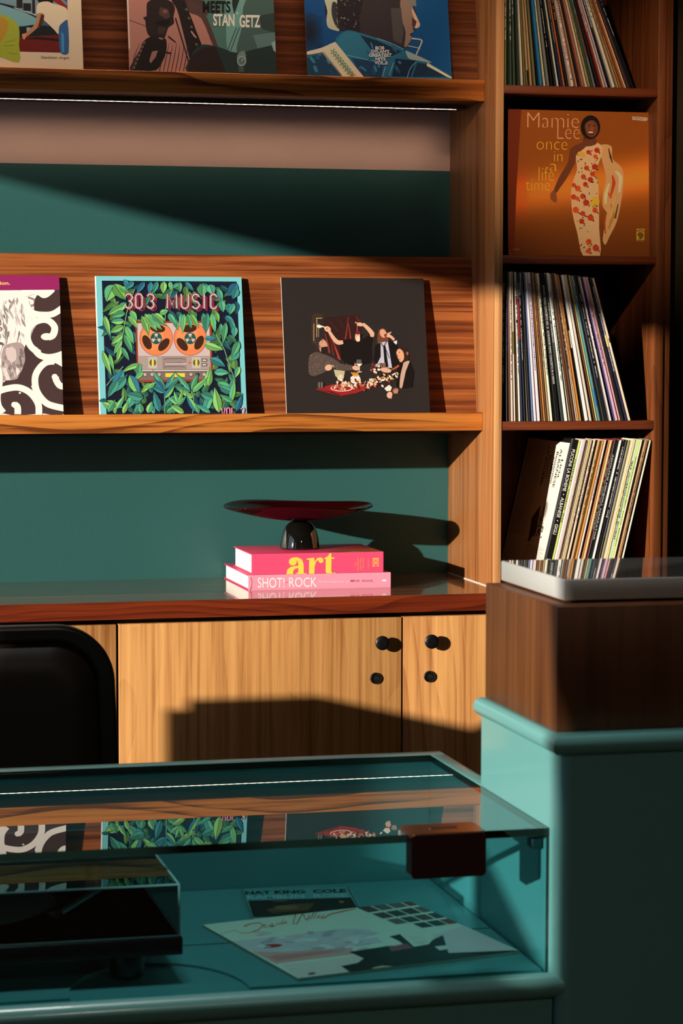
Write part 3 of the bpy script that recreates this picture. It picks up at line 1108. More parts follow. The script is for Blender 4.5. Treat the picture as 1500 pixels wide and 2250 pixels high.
# foreground leaves traced by hand: (x, y, angle, length, width, colour index, bend)
FL = [
    (330, 300, 215, 150, 70, 1, .2), (300, 330, 200, 170, 74, 0, .2), (320, 400, 180, 140, 70, 2, .3), (310, 470, 185, 130, 66, 1, 0), (305, 520, 200, 150, 70, 0, .1),
    (340, 430, 330, 150, 62, 1, -.4), (320, 520, 300, 190, 66, 5, -.1), (300, 600, 215, 150, 62, 1, .1), (305, 600, 300, 200, 62, 2, -.1), (290, 650, 235, 160, 60, 0, .1), (280, 710, 255, 160, 50, 1, 0),
    (285, 720, 300, 150, 50, 2, 0), (360, 380, 320, 120, 66, 0, -.3), (470, 420, 295, 200, 70, 0, -.1), (500, 400, 300, 210, 66, 1, .1), (530, 400, 305, 210, 64, 0, .1), (560, 400, 315, 190, 60, 2, .1), (590, 400, 325, 130, 60, 1, 0),
    (640, 400, 20, 90, 60, 0, 0), (720, 400, 305, 140, 66, 5, 0), (770, 440, 290, 130, 50, 2, 0), (840, 400, 275, 170, 60, 3, 0), (900, 400, 285, 150, 60, 2, 0), (930, 400, 300, 160, 60, 0, 0), (870, 400, 265, 190, 54, 0, 0),
    (1050, 390, 275, 180, 60, 2, 0), (1090, 390, 265, 200, 64, 3, 0), (1130, 390, 280, 200, 64, 5, 0), (1170, 380, 285, 110, 50, 0, 0),
    (180, 130, 280, 130, 110, 1, 0), (215, 130, 240, 180, 130, 0, .1), (215, 120, 300, 190, 120, 7, .1), (260, 150, 330, 110, 60, 7, 0),
    (300, 80, 320, 120, 56, 4, -.6), (400, 100, 220, 110, 60, 4, 0), (500, 100, 235, 140, 60, 6, 0), (560, 100, 260, 120, 56, 4, 0), (620, 95, 250, 130, 60, 3, 0), (680, 95, 265, 120, 70, 1, 0), (735, 95, 280, 90, 50, 5, 0),
    (830, 100, 270, 100, 50, 2, 0), (880, 100, 315, 120, 50, 4, 0), (820, 110, 215, 90, 40, 2, 0), (1075, 110, 250, 110, 130, 3, 0), (1040, 120, 270, 120, 110, 2, 0), (1110, 120, 290, 110, 100, 3, 0),
    (1370, 110, 235, 150, 100, 6, 0), (1370, 150, 250, 120, 90, 4, 0), (1190, 160, 290, 130, 60, 2, 0), (1220, 270, 280, 120, 80, 5, 0), (1290, 300, 275, 100, 80, 3, 0), (1340, 300, 250, 120, 70, 2, 0),
    (1260, 420, 320, 120, 60, 4, 0), (1310, 460, 290, 130, 60, 3, 0), (1350, 520, 265, 110, 70, 2, 0), (1215, 490, 275, 130, 46, 5, 0), (1265, 480, 262, 210, 62, 2, 0),
    (1060, 635, 0, 120, 56, 4, 0), (1055, 685, 335, 200, 76, 1, .15), (1390, 660, 245, 180, 80, 2, 0), (1390, 760, 225, 130, 80, 3, 0), (1200, 700, 300, 60, 30, 3, 0),
    (1110, 830, 345, 170, 80, 4, -.2), (1150, 960, 10, 150, 80, 3, -.2), (1180, 1060, 340, 180, 80, 2, 0), (1340, 1010, 255, 180, 60, 5, 0), (1390, 900, 250, 120, 60, 1, 0), (1200, 1090, 330, 180, 80, 3, .1),
    (105, 750, 290, 260, 56, 1, 0), (170, 780, 285, 170, 44, 0, 0), (480, 890, 175, 210, 56, 1, .45), (450, 870, 265, 170, 60, 2, 0), (490, 950, 220, 120, 50, 0, 0),
    (115, 440, 290, 220, 60, 6, 0), (125, 420, 285, 200, 56, 1, 0), (300, 930, 245, 260, 110, 4, 0), (330, 1000, 225, 200, 90, 3, .1), (250, 1030, 240, 190, 90, 3, 0), (360, 980, 295, 230, 100, 6, 0),
    (490, 1200, 165, 170, 100, 3, 0), (480, 1180, 200, 160, 110, 4, 0), (400, 1180, 240, 140, 90, 3, 0), (110, 1240, 330, 160, 60, 1, 0), (150, 1220, 335, 170, 54, 0, 0), (240, 1300, 60, 150, 50, 1, 0),
    (690, 1130, 115, 230, 60, 5, .1), (685, 1130, 130, 160, 56, 6, 0), (690, 1120, 60, 200, 50, 6, 0), (690, 1110, 35, 190, 56, 3, 0), (690, 1150, 155, 140, 50, 4, 0), (680, 1200, 50, 160, 60, 6, 0), (640, 1330, 105, 210, 80, 4, 0), (690, 1280, 45, 170, 70, 3, 0),
    (820, 1260, 110, 140, 40, 1, 0), (820, 1260, 75, 150, 40, 0, 0), (815, 1270, 50, 120, 40, 2, 0), (810, 1260, 140, 120, 38, 1, 0),
    (930, 1130, 130, 230, 50, 5, 0), (940, 1130, 70, 180, 56, 2, 0), (945, 1150, 45, 210, 60, 0, 0), (930, 1140, 160, 180, 50, 3, 0), (960, 1200, 150, 180, 50, 1, 0), (985, 1330, 120, 200, 60, 6, 0),
    (1060, 1100, 70, 200, 60, 1, .1), (1100, 1090, 80, 160, 60, 0, 0), (1060, 1330, 70, 230, 90, 3, 0), (1200, 1340, 100, 250, 90, 1, 0), (1140, 1200, 160, 130, 90, 3, 0), (1310, 1240, 80, 220, 60, 5, 0), (1360, 1330, 70, 180, 60, 6, 0), (1330, 1240, 150, 150, 50, 2, 0),
    (530, 1340, 70, 120, 70, 1, 0), (470, 1340, 95, 100, 60, 2, 0), (560, 1060, 215, 130, 60, 1, .2), (520, 1110, 35, 110, 46, 0, 0), (700, 1340, 30, 160, 60, 2, 0), (870, 1340, 150, 150, 60, 1, 0), (1120, 1340, 150, 170, 50, 2, 0), (300, 1345, 70, 130, 50, 1, 0),
    (160, 1330, 60, 140, 60, 2, 0), (230, 1345, 100, 130, 44, 0, 0), (410, 1340, 60, 120, 60, 3, 0), (590, 1345, 110, 110, 50, 5, 0), (770, 1345, 80, 100, 50, 2, 0), (1010, 1345, 110, 110, 44, 2, 0),
]
for st in ([(405, 165), (330, 400), (290, 640), (270, 780)], [(770, 140), (700, 330), (690, 470)], [(1170, 590), (1250, 740), (1300, 900), (1350, 1030)], [(300, 900), (200, 1010), (145, 1080)], [(690, 1345), (688, 1130)], [(950, 1345), (960, 1200), (935, 1130)]):
    a.stroke(st, 7, (120, 175, 130))
base = a.z + .00001
for k, (x, y, an, ln, wd, ci, bd) in enumerate(FL):
    a.z = base + (k % 20) * .000024
    c = G[ci]
    c2 = G[(ci + 2) % 8] if k % 3 == 0 else tuple(v * .78 for v in c)
    a.leaf(x, y, an, ln, wd, c, c2, DK_, bd, .12 if k % 2 else 0)
a.z = base + .00052
# inner edge: the border stays on top of the leaves
# neon lettering
def glyph_path(ch, x, y, w_, h_):
    def arc(cx, cy, rx, ry, a0, a1, n=8):
        return [(cx + rx * math.cos(math.radians(a0 + (a1 - a0) * i / n)), cy + ry * math.sin(math.radians(a0 + (a1 - a0) * i / n))) for i in range(n + 1)]
    r = w_ / 2
    q = h_ / 4
    if ch == '3':
        return [arc(x + r, y + q, r, q, 200, 450)[0:] + arc(x + r, y + 3 * q, r, q, 270, 520)]
    if ch == '0':
        return [arc(x + r, y + r, r, r, 180, 360) + arc(x + r, y + h_ - r, r, r, 0, 180) + [(x, y + r)]]
    if ch == 'M':
        return [[(x, y + h_), (x + 3, y), (x + w_ / 2, y + h_ * .75), (x + w_ - 3, y), (x + w_, y + h_)]]
    if ch == 'U':
        return [[(x, y)] + arc(x + r, y + h_ - r, r, r, 180, 0) + [(x + w_, y)]]
    if ch == 'S':
        return [arc(x + r, y + q, r, q, 340, 90)[::1] + arc(x + r, y + 3 * q, r, q, 270, 520)]
    if ch == 'I':
        return [[(x + r, y), (x + r, y + h_)]]
    if ch == 'C':
        return [arc(x + r, y + r, r, r, 350, 180) + arc(x + r, y + h_ - r, r, r, 180, 10)]
    if ch == 'V':
        return [[(x, y), (x + r, y + h_), (x + w_, y)]]
    if ch == 'O':
        return glyph_path('0', x, y, w_, h_)
    if ch == 'L':
        return [[(x, y), (x, y + h_), (x + w_, y + h_)]]
    return []


word = [('3', 320, 64), ('0', 416, 60), ('3', 525, 62), ('M', 712, 90), ('U', 845, 66), ('S', 948, 66), ('I', 1048, 24), ('C', 1122, 56)]
for dx, dy, wd, c in ((26, 24, 5, (190, 55, 90)), (13, 12, 5, (225, 70, 100)), (-4, -2, 22, (225, 75, 110)), (0, 0, 15, (35, 70, 70)), (0, 0, 8, (190, 235, 205))):
    for ch, x, wg in word:
        for p in glyph_path(ch, x + dx, 216 + dy, wg, 136):
            a.stroke(p, wd, c)
for dx, wd, c in ((6, 9, (200, 70, 120)), (0, 5, (240, 190, 215))):
    for ch, x, wg in (('V', 1218, 36), ('O', 1268, 30), ('L', 1316, 24), ('3', 1400, 34)):
        for p in glyph_path(ch, x + dx, 1294, wg, 90):
            a.stroke(p, wd, c)
cover_on(s303, a)

# ---- black dinner cover
sblk = sleeve('black sleeve with a small dinner table scene, right of the jungle sleeve', 1.0862, LZ1, .309, .315, .004, (235, 225, 210), front=(45, 38, 36), group=GR1)
a = Art(.309, .315, homog([(-248, -392), (1558, -369), (1615, 1298), (-167, 1310)], [(0, .315), (.309, .315), (.309, .029), (0, .029)]))
a.soft = True
BK = (44, 37, 35)
a.rect(0, 0, .309, .315, BK, True)
SK, SK2, RD, BKs = (222, 170, 140), (150, 95, 70), (120, 28, 26), (24, 18, 17)
a.poly([(150, 90), (280, 85), (280, 140), (205, 140), (205, 420), (155, 470)], (60, 44, 36))
a.rect(200, 128, 275, 136, (200, 165, 110))
a.rect(205, 136, 213, 372, (190, 160, 110))
a.rect(165, 200, 178, 420, (150, 120, 90))
a.rect(226, 200, 236, 372, (140, 115, 85))
a.poly([(300, 150), (440, 110), (620, 95), (740, 95), (765, 180), (760, 400), (540, 420), (560, 640), (500, 670), (330, 400)], (50, 26, 24))
for x0, y0, x1, y1, wd, c in ((312, 320, 368, 570, 22, (150, 50, 42)), (366, 330, 420, 600, 16, (120, 36, 32)), (410, 420, 500, 660, 22, (165, 55, 45)), (430, 500, 480, 640, 10, (190, 70, 56)), (608, 110, 566, 410, 20, (140, 46, 40)), (606, 200, 634, 400, 14, (170, 60, 50)), (700, 100, 740, 180, 50, (78, 34, 30)), (360, 160, 470, 300, 8, (84, 44, 38)), (470, 130, 540, 240, 8, (70, 36, 32))):
    a.stroke([(x0, y0), ((x0 + x1) / 2 + 4, (y0 + y1) / 2), (x1, y1)], [wd * .3, wd * .7, wd], c)
# man at the back, arms raised
a.poly([(540, 410), (640, 395), (700, 430), (780, 400), (880, 340), (930, 320), (900, 500), (880, 700), (560, 700), (500, 480)], BKs)
a.stroke([(365, 300), (430, 400), (480, 440), (540, 435)], [34, 50, 56, 44], SK)
a.ell(345, 270, 44, 34, SK, 30)
a.ell(330, 262, 16, 10, SK2, 30)
a.stroke([(330, 262), (290, 240), (220, 225)], [14, 14, 26], (232, 205, 180))
a.ell(240, 236, 32, 20, (240, 225, 205), 10)
a.stroke([(790, 205), (850, 260), (905, 330), (900, 370)], [36, 48, 58, 40], SK)
a.ell(755, 212, 42, 24, SK, 10)
a.stroke([(735, 210), (700, 185), (690, 195)], [14, 10, 6], SK)
a.stroke([(735, 215), (715, 232)], 8, SK)
a.stroke([(722, 235), (718, 300), (722, 330)], [14, 20, 14], (150, 50, 56))
a.ell(724, 372, 34, 58, SK)
a.ell(726, 318, 30, 22, (110, 36, 40))
a.ell(732, 395, 26, 34, (240, 210, 180))
a.poly([(752, 330), (785, 340), (770, 410), (752, 430)], (20, 14, 13))
# left man
a.poly([(165, 470), (200, 395), (270, 375), (310, 400), (330, 460), (330, 540), (300, 600), (200, 570)], (52, 38, 36))
a.poly([(240, 440), (280, 400), (318, 420), (345, 480), (322, 500), (300, 540), (260, 560), (240, 510)], (205, 150, 120))
a.poly([(262, 500), (330, 490), (336, 560), (300, 590), (262, 560)], (40, 28, 26))
a.ell(245, 490, 12, 20, SK2)
for k in range(26):
    a.ell(R.uniform(180, 290), R.uniform(390, 470), 7, 4, R.choice([(120, 110, 110), (30, 22, 22), (90, 80, 80)]), R.uniform(0, 180), 6)
a.poly([(120, 600), (200, 560), (300, 590), (420, 640), (520, 710), (670, 735), (665, 785), (500, 790), (420, 760), (330, 800), (180, 860), (110, 830), (105, 680)], (88, 72, 66))
for k in range(150):
    x, y = R.uniform(115, 660), R.uniform(600, 830)
    if (x < 330) or (y > 640 + (x - 330) * .25 and y < 780 and x > 330):
        a.ell(x, y, R.uniform(3, 8), R.uniform(2, 4), R.choice([(140, 118, 104), (50, 38, 36), (170, 145, 125)]), R.uniform(0, 90), 6)
a.lay = None
a.ell(355, 755, 46, 38, SK, -20)
a.stroke([(370, 745), (410, 730), (425, 750)], [16, 12, 6], SK)
a.ell(700, 762, 48, 30, SK, 10)
a.stroke([(690, 750), (688, 700)], [14, 10], SK)
# glass
a.poly([(708, 655), (765, 655), (778, 720), (742, 745), (700, 715)], (96, 84, 82))
a.poly([(700, 708), (778, 708), (742, 748)], (240, 225, 205))
a.stroke([(742, 745), (744, 806)], 7, (220, 205, 190))
a.ell(744, 810, 30, 6, (215, 200, 185))
# drinking man
a.poly([(975, 330), (1000, 275), (1050, 262), (1085, 300), (1110, 430), (1070, 520), (1000, 520), (970, 440)], (112, 62, 42))
a.ell(1042, 328, 40, 56, (214, 155, 125), -20)
a.ell(1070, 352, 16, 20, (120, 60, 44))
a.stroke([(1090, 350), (1140, 370), (1180, 410)], [44, 34, 30], SK)
for k in range(4):
    a.stroke([(1095 + k * 6, 345), (1100 + k * 16, 320 - 4 * k)], 8, SK)
a.poly([(1170, 430), (1215, 415), (1215, 450), (1195, 485)], (225, 218, 222))
a.poly([(1100, 430), (1170, 440), (1220, 500), (1225, 720), (1140, 760), (1110, 640)], BKs)
a.poly([(1000, 440), (1100, 430), (1150, 760), (960, 750), (990, 620)], (190, 185, 200))
a.poly([(940, 480), (1010, 440), (1010, 620), (960, 720), (920, 660)], BKs)
a.poly([(1040, 480), (1070, 480), (1105, 750), (1060, 750)], (22, 18, 22))
a.stroke([(1070, 520), (1120, 640)], 8, (22, 18, 22))
a.stroke([(1015, 440), (1045, 490), (1085, 430)], 10, (30, 26, 28))
# right man
a.poly([(1195, 560), (1240, 500), (1310, 500), (1360, 580), (1350, 680), (1280, 700), (1220, 640)], (50, 30, 26))
a.poly([(1205, 570), (1240, 520), (1290, 560), (1300, 640), (1265, 690), (1235, 660)], (222, 160, 125))
a.ell(1243, 565, 8, 5, (40, 22, 20))
a.poly([(1218, 580), (1214, 622), (1234, 620)], (170, 105, 80))
a.ell(1245, 650, 12, 5, (150, 60, 55))
a.ell(1342, 580, 14, 22, (150, 95, 75))
a.poly([(1290, 700), (1370, 675), (1330, 790), (1270, 1010), (1240, 1000), (1260, 800)], (196, 160, 140))
a.poly([(1370, 680), (1420, 800), (1400, 1000), (1270, 1020), (1320, 800)], BKs)
a.poly([(1250, 700), (1290, 700), (1250, 860), (1235, 1000), (1200, 1000), (1215, 780)], BKs)
a.stroke([(1235, 730), (1190, 760), (1140, 785)], [26, 24, 14], (175, 85, 45))
a.ell(1115, 1095, 34, 40, SK, 30)
a.ell(1190, 1040, 40, 30, SK2, -20)
for k in range(4):
    a.stroke([(1180 + 12 * k, 1030), (1170 + 14 * k, 1080)], 8, (205, 145, 115))
    a.stroke([(1100 + 12 * k, 1090), (1104 + 12 * k, 1140)], 8, SK)
a.poly([(1050, 1015), (1110, 970), (1145, 1000), (1130, 1045), (1080, 1050)], (235, 220, 200))
# table
a.poly([(190, 1025), (400, 965), (900, 995), (700, 1075), (500, 1110)], (150, 34, 34))
a.poly([(190, 1025), (360, 1060), (500, 1110), (500, 1095), (400, 1055)], (90, 18, 20))
a.ell(520, 1010, 140, 44, (225, 195, 175))
a.ell(520, 1005, 128, 38, (150, 30, 30))
for k in range(40):
    a.ell(R.gauss(520, 55), R.gauss(1002, 14), R.uniform(8, 20), R.uniform(5, 10), R.choice([(205, 60, 56), (120, 20, 24), (225, 120, 105), (240, 205, 185)]), R.uniform(0, 90), 8)
a.lay = None
a.poly([(420, 780), (560, 800), (540, 920), (480, 900), (440, 860)], (190, 175, 140))
a.ell(500, 880, 30, 40, (215, 200, 170), 30)
a.ell(690, 890, 62, 36, (235, 218, 200))
a.stroke([(740, 860), (720, 850), (660, 850)], 8, (235, 218, 200))
for k in range(5):
    a.stroke([(680 + 6 * k, 868), (640 + 22 * k, 815)], 12, (215, 150, 60))
fc = [(235, 215, 190), (205, 90, 70), (215, 160, 80), (240, 232, 220), (150, 60, 50), (60, 40, 36), (180, 130, 90), (225, 190, 160)]
for k in range(170):
    x = R.uniform(450, 1220)
    y = R.gauss(965 - max(0, x - 820) * .28, 26)
    a.ell(x, y, R.uniform(8, 26), R.uniform(5, 14), R.choice(fc), R.uniform(0, 180), 9)
for k in range(16):
    x, y = R.uniform(860, 990), R.uniform(700, 830)
    a.ell(x, y, R.uniform(10, 24), R.uniform(8, 16), R.choice(fc), R.uniform(0, 90), 9)
for k in range(6):
    a.stroke([(990 + 14 * k, 700), (1030 + 6 * k, 810)], 8, (190, 130, 90) if k % 2 else (60, 40, 34))
a.ell(1070, 790, 70, 30, (215, 165, 140), 10)
for k in range(5):
    a.rect(215 + 16 * k, 940, 225 + 16 * k, 1010, (150, 135, 125) if k % 2 else (70, 60, 56))
cover_on(sblk, a)

# ---- purple banner cover
spur = sleeve('purple topped sleeve with white scroll shapes at the left frame edge', .6219 - .306, LZ1, .306, .315, .004, (225, 215, 205), front=(240, 230, 220), group=GR1)
a = Art(.306, .315, homog([(-1340, 60), (929, 100), (1000, 2207), (-1270, 2225)], [(0, .315), (.306, .315), (.306, .029), (0, .029)]))
a.soft = True
WH, DKB = (248, 238, 228), (72, 52, 52)
a.rect(0, 0, .306, .315, WH, True)
a.grid(lambda u, v: (246, 234, 226), 2, 2)
# animal face in grey tones
for k in range(240):
    t = R.random()
    y = 420 + 1300 * t
    x = R.uniform(-420, 420 - 120 * max(0, t - .5))
    g = R.uniform(120, 235) if t < .55 else R.uniform(90, 215)
    a.lay = .00008 + (k % 60) * .000005
    ln = R.uniform(60, 190)
    dx = R.uniform(-30, 60)
    a.stroke([(x, y), (x + dx * .4, y + ln * .5), (x + dx, y + ln)], [4, R.uniform(14, 46), 3], (g, g * .93, g * .91))
a.lay = None
a.z = .0004
a.poly([(-60, 1080), (90, 1120), (120, 1160), (60, 1200), (-60, 1120)], (110, 84, 82))
a.ell(20, 915, 70, 42, (120, 95, 92))
a.ell(24, 920, 42, 30, (240, 232, 226))
a.poly([(110, 1190), (330, 1120), (420, 1200), (430, 1400), (330, 1640), (210, 1740), (110, 1700), (80, 1500)], (172, 150, 147))
for k in range(60):
    x, y = R.uniform(100, 400), R.uniform(1180, 1650)
    g = R.uniform(105, 215)
    a.ell(x, y, R.uniform(8, 26), R.uniform(24, 70), (g, g * .91, g * .89), R.uniform(-30, 20), 10)
a.poly([(140, 1220), (230, 1196), (290, 1230), (300, 1380), (240, 1424), (170, 1380)], (212, 194, 190))
a.poly([(90, 1500), (150, 1520), (220, 1700), (150, 1700)], (225, 210, 205))
a.poly([(300, 1490), (360, 1560), (320, 1640), (290, 1560)], (230, 215, 210))
a.poly([(-60, 1150), (90, 1160), (60, 1300), (-60, 1360)], (250, 242, 236))
a.stroke([(470, 430), (560, 470), (560, 540), (500, 560)], 30, (150, 128, 124))
# dark ground of the scrolls
a.poly([(610, 380), (860, 318), (940, 318), (1000, 2207), (700, 2207), (100, 2207), (70, 1760), (360, 1660), (430, 1380), (430, 1180), (700, 1100), (560, 640)], DKB)
a.poly([(440, 1150), (700, 1380), (520, 1830), (300, 1740), (360, 1600), (430, 1400)], DKB)


def spiral(cx, cy, r0, r1, a0, a1, wd, n=30):
    pts = [(cx + (r0 + (r1 - r0) * i / n) * math.cos(math.radians(a0 + (a1 - a0) * i / n)), cy + (r0 + (r1 - r0) * i / n) * 1.06 * math.sin(math.radians(a0 + (a1 - a0) * i / n))) for i in range(n + 1)]
    a.stroke(pts, wd, WH)
    a.ell(*pts[-1], wd / 2 * .98, wd / 2, WH)
    a.ell(*pts[0], wd / 2 * .98, wd / 2, WH)


a.poly([(380, 310), (860, 318), (800, 400), (740, 438), (680, 440), (620, 400), (560, 380), (420, 420)], WH)
a.stroke([(430, 500), (480, 610), (560, 680), (690, 700), (830, 690), (960, 610), (1010, 560)], 96, WH)
a.ell(730, 1060, 215, 255, DKB)
a.stroke([(640, 1290), (520, 1190), (465, 1060), (480, 920), (560, 820), (690, 775), (790, 800), (860, 880), (860, 960), (830, 1020), (770, 1045)], [96, 96, 96, 98, 98, 96, 96, 100, 104, 106, 100], WH)
a.ell(745, 1035, 84, 54, WH)
a.stroke([(560, 1220), (650, 1320), (780, 1350), (900, 1330), (1010, 1290)], 96, WH)
a.poly([(620, 1330), (790, 1350), (990, 1300), (1010, 1500), (900, 1450), (780, 1410), (690, 1390)], WH)
a.stroke([(860, 1412), (740, 1430), (640, 1520), (580, 1650), (590, 1820), (660, 1960), (780, 2070), (1010, 2130)], 98, WH)
a.stroke([(880, 1650), (890, 1700), (940, 1780), (1010, 1800)], 96, WH)
a.ell(868, 1650, 44, 46, WH)
a.stroke([(-10, 1450), (40, 1560), (50, 1700), (40, 1820), (20, 1960), (40, 2100), (110, 2200)], 100, WH)
a.stroke([(60, 1860), (160, 1830), (320, 1810), (460, 1860), (560, 1950), (630, 2080), (636, 2230)], 98, WH)
a.stroke([(275, 2070), (320, 2110), (325, 2220)], 98, WH)
a.ell(272, 2075, 44, 44, WH)
a.stroke([(340, 1900), (370, 1890)], 24, (235, 225, 220))
a.poly([(520, 1790), (560, 1760), (600, 1900), (640, 2000), (600, 2010)], WH)
# banner
a.poly([(-1400, 0), (926, 96), (938, 316), (-1400, 316)], (150, 36, 96))
a.text('reputation.', -260, 182, 200, 250, (250, 205, 120), .02)
cover_on(spur, a)

# ---- upper row
gw = (2.2, 2.7, 3.2)
sdes = sleeve('white bordered sleeve with a bent figure in jeans beside a car', .6665 - .306, LZ2, .306, .315, .004, (200, 190, 175), front=(225, 220, 210), group=GR2)
a = Art(.306, .315, homog([(0, 1175), (1428, 1200), (1395, 0), (0, 0)], [(.306 - .1665, .029), (.306, .029), (.306, .182), (.306 - .1655, .183)]), gain=gw)
a.soft = True
a.rect(0, 0, .306, .315, (170, 142, 112), True)
a.poly([(-1200, -1500), (1140, -1500), (1165, 945), (-1200, 920)], (52, 62, 66))
a.poly([(-1200, -100), (1140, -100), (1150, 230), (620, 330), (-1200, -30)], (88, 104, 108))
a.poly([(-1200, -120), (300, -100), (290, 30), (-1200, 20)], (44, 50, 50))
a.poly([(-1200, 180), (0, 180), (620, 350), (700, 480), (330, 530), (-1200, 600)], (92, 120, 118))
a.stroke([(-600, 100), (0, 180), (210, 225), (420, 290), (620, 380)], [20, 24, 40, 26, 24], (20, 24, 24))
a.stroke([(250, 236), (430, 290), (620, 345)], 14, (150, 150, 140))
a.rect(290, -60, 390, 240, (28, 22, 24))
a.rect(400, 160, 530, 280, (22, 20, 20))
a.rect(390, 20, 550, 160, (100, 108, 104))
a.rect(552, -60, 600, 320, (26, 20, 22))
a.rect(600, -60, 614, 330, (110, 110, 104))
a.poly([(700, -60), (860, -60), (1150, 180), (1150, 240), (900, 100)], (110, 22, 18))
a.poly([(900, -60), (1040, -60), (1150, 70), (1150, 130)], (46, 56, 110))
a.poly([(330, 540), (560, 500), (1000, 520), (1010, 680), (330, 720)], (18, 20, 20))
a.rect(450, 545, 520, 610, (120, 124, 112))
a.poly([(-300, 700), (330, 700), (1010, 650), (1020, 935), (-300, 928)], (84, 18, 14))
a.poly([(400, 740), (620, 690), (1010, 720), (1010, 760), (640, 735)], (22, 16, 14))
a.poly([(660, 130), (640, 90), (720, 40), (830, 30), (900, 90), (905, 140), (700, 160)], (14, 13, 12))
a.poly([(622, 330), (630, 190), (700, 135), (820, 120), (900, 150), (1050, 180), (1152, 240), (1155, 420), (1060, 470), (1000, 640), (930, 580), (820, 480), (740, 410), (745, 330), (700, 310), (640, 330)], (178, 148, 118))
a.poly([(640, 320), (745, 320), (750, 400), (640, 540), (470, 680), (410, 700), (430, 640), (600, 480)], (140, 92, 62))
a.poly([(700, 330), (752, 340), (740, 440), (660, 560), (640, 540)], (60, 30, 18))
a.poly([(368, 655), (430, 640), (440, 690), (410, 745), (380, 720)], (160, 105, 72))
a.poly([(1000, 640), (1010, 520), (1060, 460), (1155, 412), (1168, 945), (1025, 942)], (36, 66, 96))
a.poly([(1040, 600), (1090, 640), (1090, 940), (1050, 940)], (58, 100, 130))
a.poly([(-700, 300), (0, 350), (140, 380), (240, 440), (310, 520), (330, 640), (318, 830), (315, 1105), (0, 1025), (-700, 900)], (124, 122, 34))
a.poly([(-200, 380), (60, 400), (150, 480), (110, 640), (0, 800), (-200, 900)], (140, 100, 30))
for x0, y0, x1, y1 in ((60, 790, 280, 740), (40, 840, 260, 830), (120, 950, 310, 975)):
    a.stroke([(x0, y0), ((x0 + x1) / 2, (y0 + y1) / 2 + 8), (x1, y1)], [3, 8, 3], (78, 74, 22))
a.text('Desolation', 694, 1000, 972, 1042, (60, 52, 44), 0)
a.text('Angels', 1004, 1004, 1180, 1058, (60, 52, 44), 0)
cover_on(sdes, a)

smul = sleeve('rose and green tinted sleeve with a man in a hat playing saxophone', .7600, LZ2, .305, .315, .004, (185, 165, 145), front=(120, 90, 80), group=GR2)
a = Art(.305, .315, homog([(50, 688), (1470, 715), (1446, 0), (22, 0)], [(0, .029), (.305, .029), (.305, .193), (0, .187)]), gain=gw)
a.soft = True
PK, GN, DB, DG = (138, 86, 72), (58, 82, 70), (30, 19, 17), (28, 36, 32)
a.rect(0, 0, .305, .315, PK, True)
a.rect(0, 0, .003, .315, (170, 140, 120), True)
a.poly([(560, -1000), (1600, -1000), (1600, 800), (975, 700), (830, 330), (720, 30)], GN)
a.poly([(480, -300), (700, -60), (740, 30), (800, 180), (600, 140), (560, 30)], (58, 36, 32))
a.poly([(600, 60), (740, 100), (900, 470), (860, 480), (740, 210), (610, 150)], (62, 40, 36))
a.stroke([(46, 235), (210, 290)], 5, DB)
a.poly([(46, 500), (200, 430), (420, 380), (560, 450), (620, 700), (50, 700)], PK)
for k in range(14):
    x = 60 + 38 * k
    a.stroke([(x + 90 - 3 * k, 440 + (k % 2) * 12), (x + 40, 560), (x + 10, 700)], [3, 9, 9], (64, 36, 34))
# head and hat
a.poly([(215, 80), (260, 45), (350, 30), (450, 60), (485, 120), (470, 200), (475, 260), (420, 300), (380, 400), (300, 400), (230, 370), (205, 290), (200, 240), (180, 210), (212, 195)], DB)
a.poly([(340, 110), (420, 130), (440, 200), (400, 220), (330, 180)], (60, 38, 32))
a.ell(390, 150, 26, 18, (92, 58, 46))
a.poly([(290, 240), (440, 225), (430, 270), (380, 290), (300, 270)], (16, 12, 12))
a.poly([(330, 290), (400, 300), (380, 360), (320, 350)], (48, 30, 26))
a.poly([(420, 370), (495, 430), (490, 440), (420, 390)], DB)
# saxophone bell and body
a.poly([(250, 385), (330, 380), (400, 410), (400, 520), (370, 600), (300, 690), (60, 690), (80, 620), (150, 500), (180, 430)], (20, 14, 14))
a.poly([(190, 420), (215, 400), (120, 610), (80, 690), (55, 690)], (44, 32, 28))
a.poly([(265, 520), (320, 510), (300, 570), (250, 630), (240, 600)], (120, 78, 64))
for k in range(7):
    a.ell(190 - 16 * k, 440 + 38 * k, 13, 10, (90, 62, 50), -60)
a.stroke([(330, 395), (370, 405)], 14, (110, 86, 74))
a.poly([(450, 30), (560, 20), (620, 150), (690, 330), (740, 520), (640, 600), (600, 480), (540, 250), (500, 120)], (24, 17, 16))
for k in range(12):
    a.ell(560 + 12 * k + (k % 2) * 24, 90 + 40 * k, 14, 9, (96, 66, 54) if k % 2 else (14, 10, 10), 30)
a.stroke([(490, 210), (600, 560), (640, 700)], 12, (18, 12, 12))
a.stroke([(640, 220), (740, 460)], 10, (18, 12, 12))
a.stroke([(640, 330), (690, 390)], 12, (150, 110, 92))
a.stroke([(400, 525), (450, 535)], 12, (18, 12, 12))
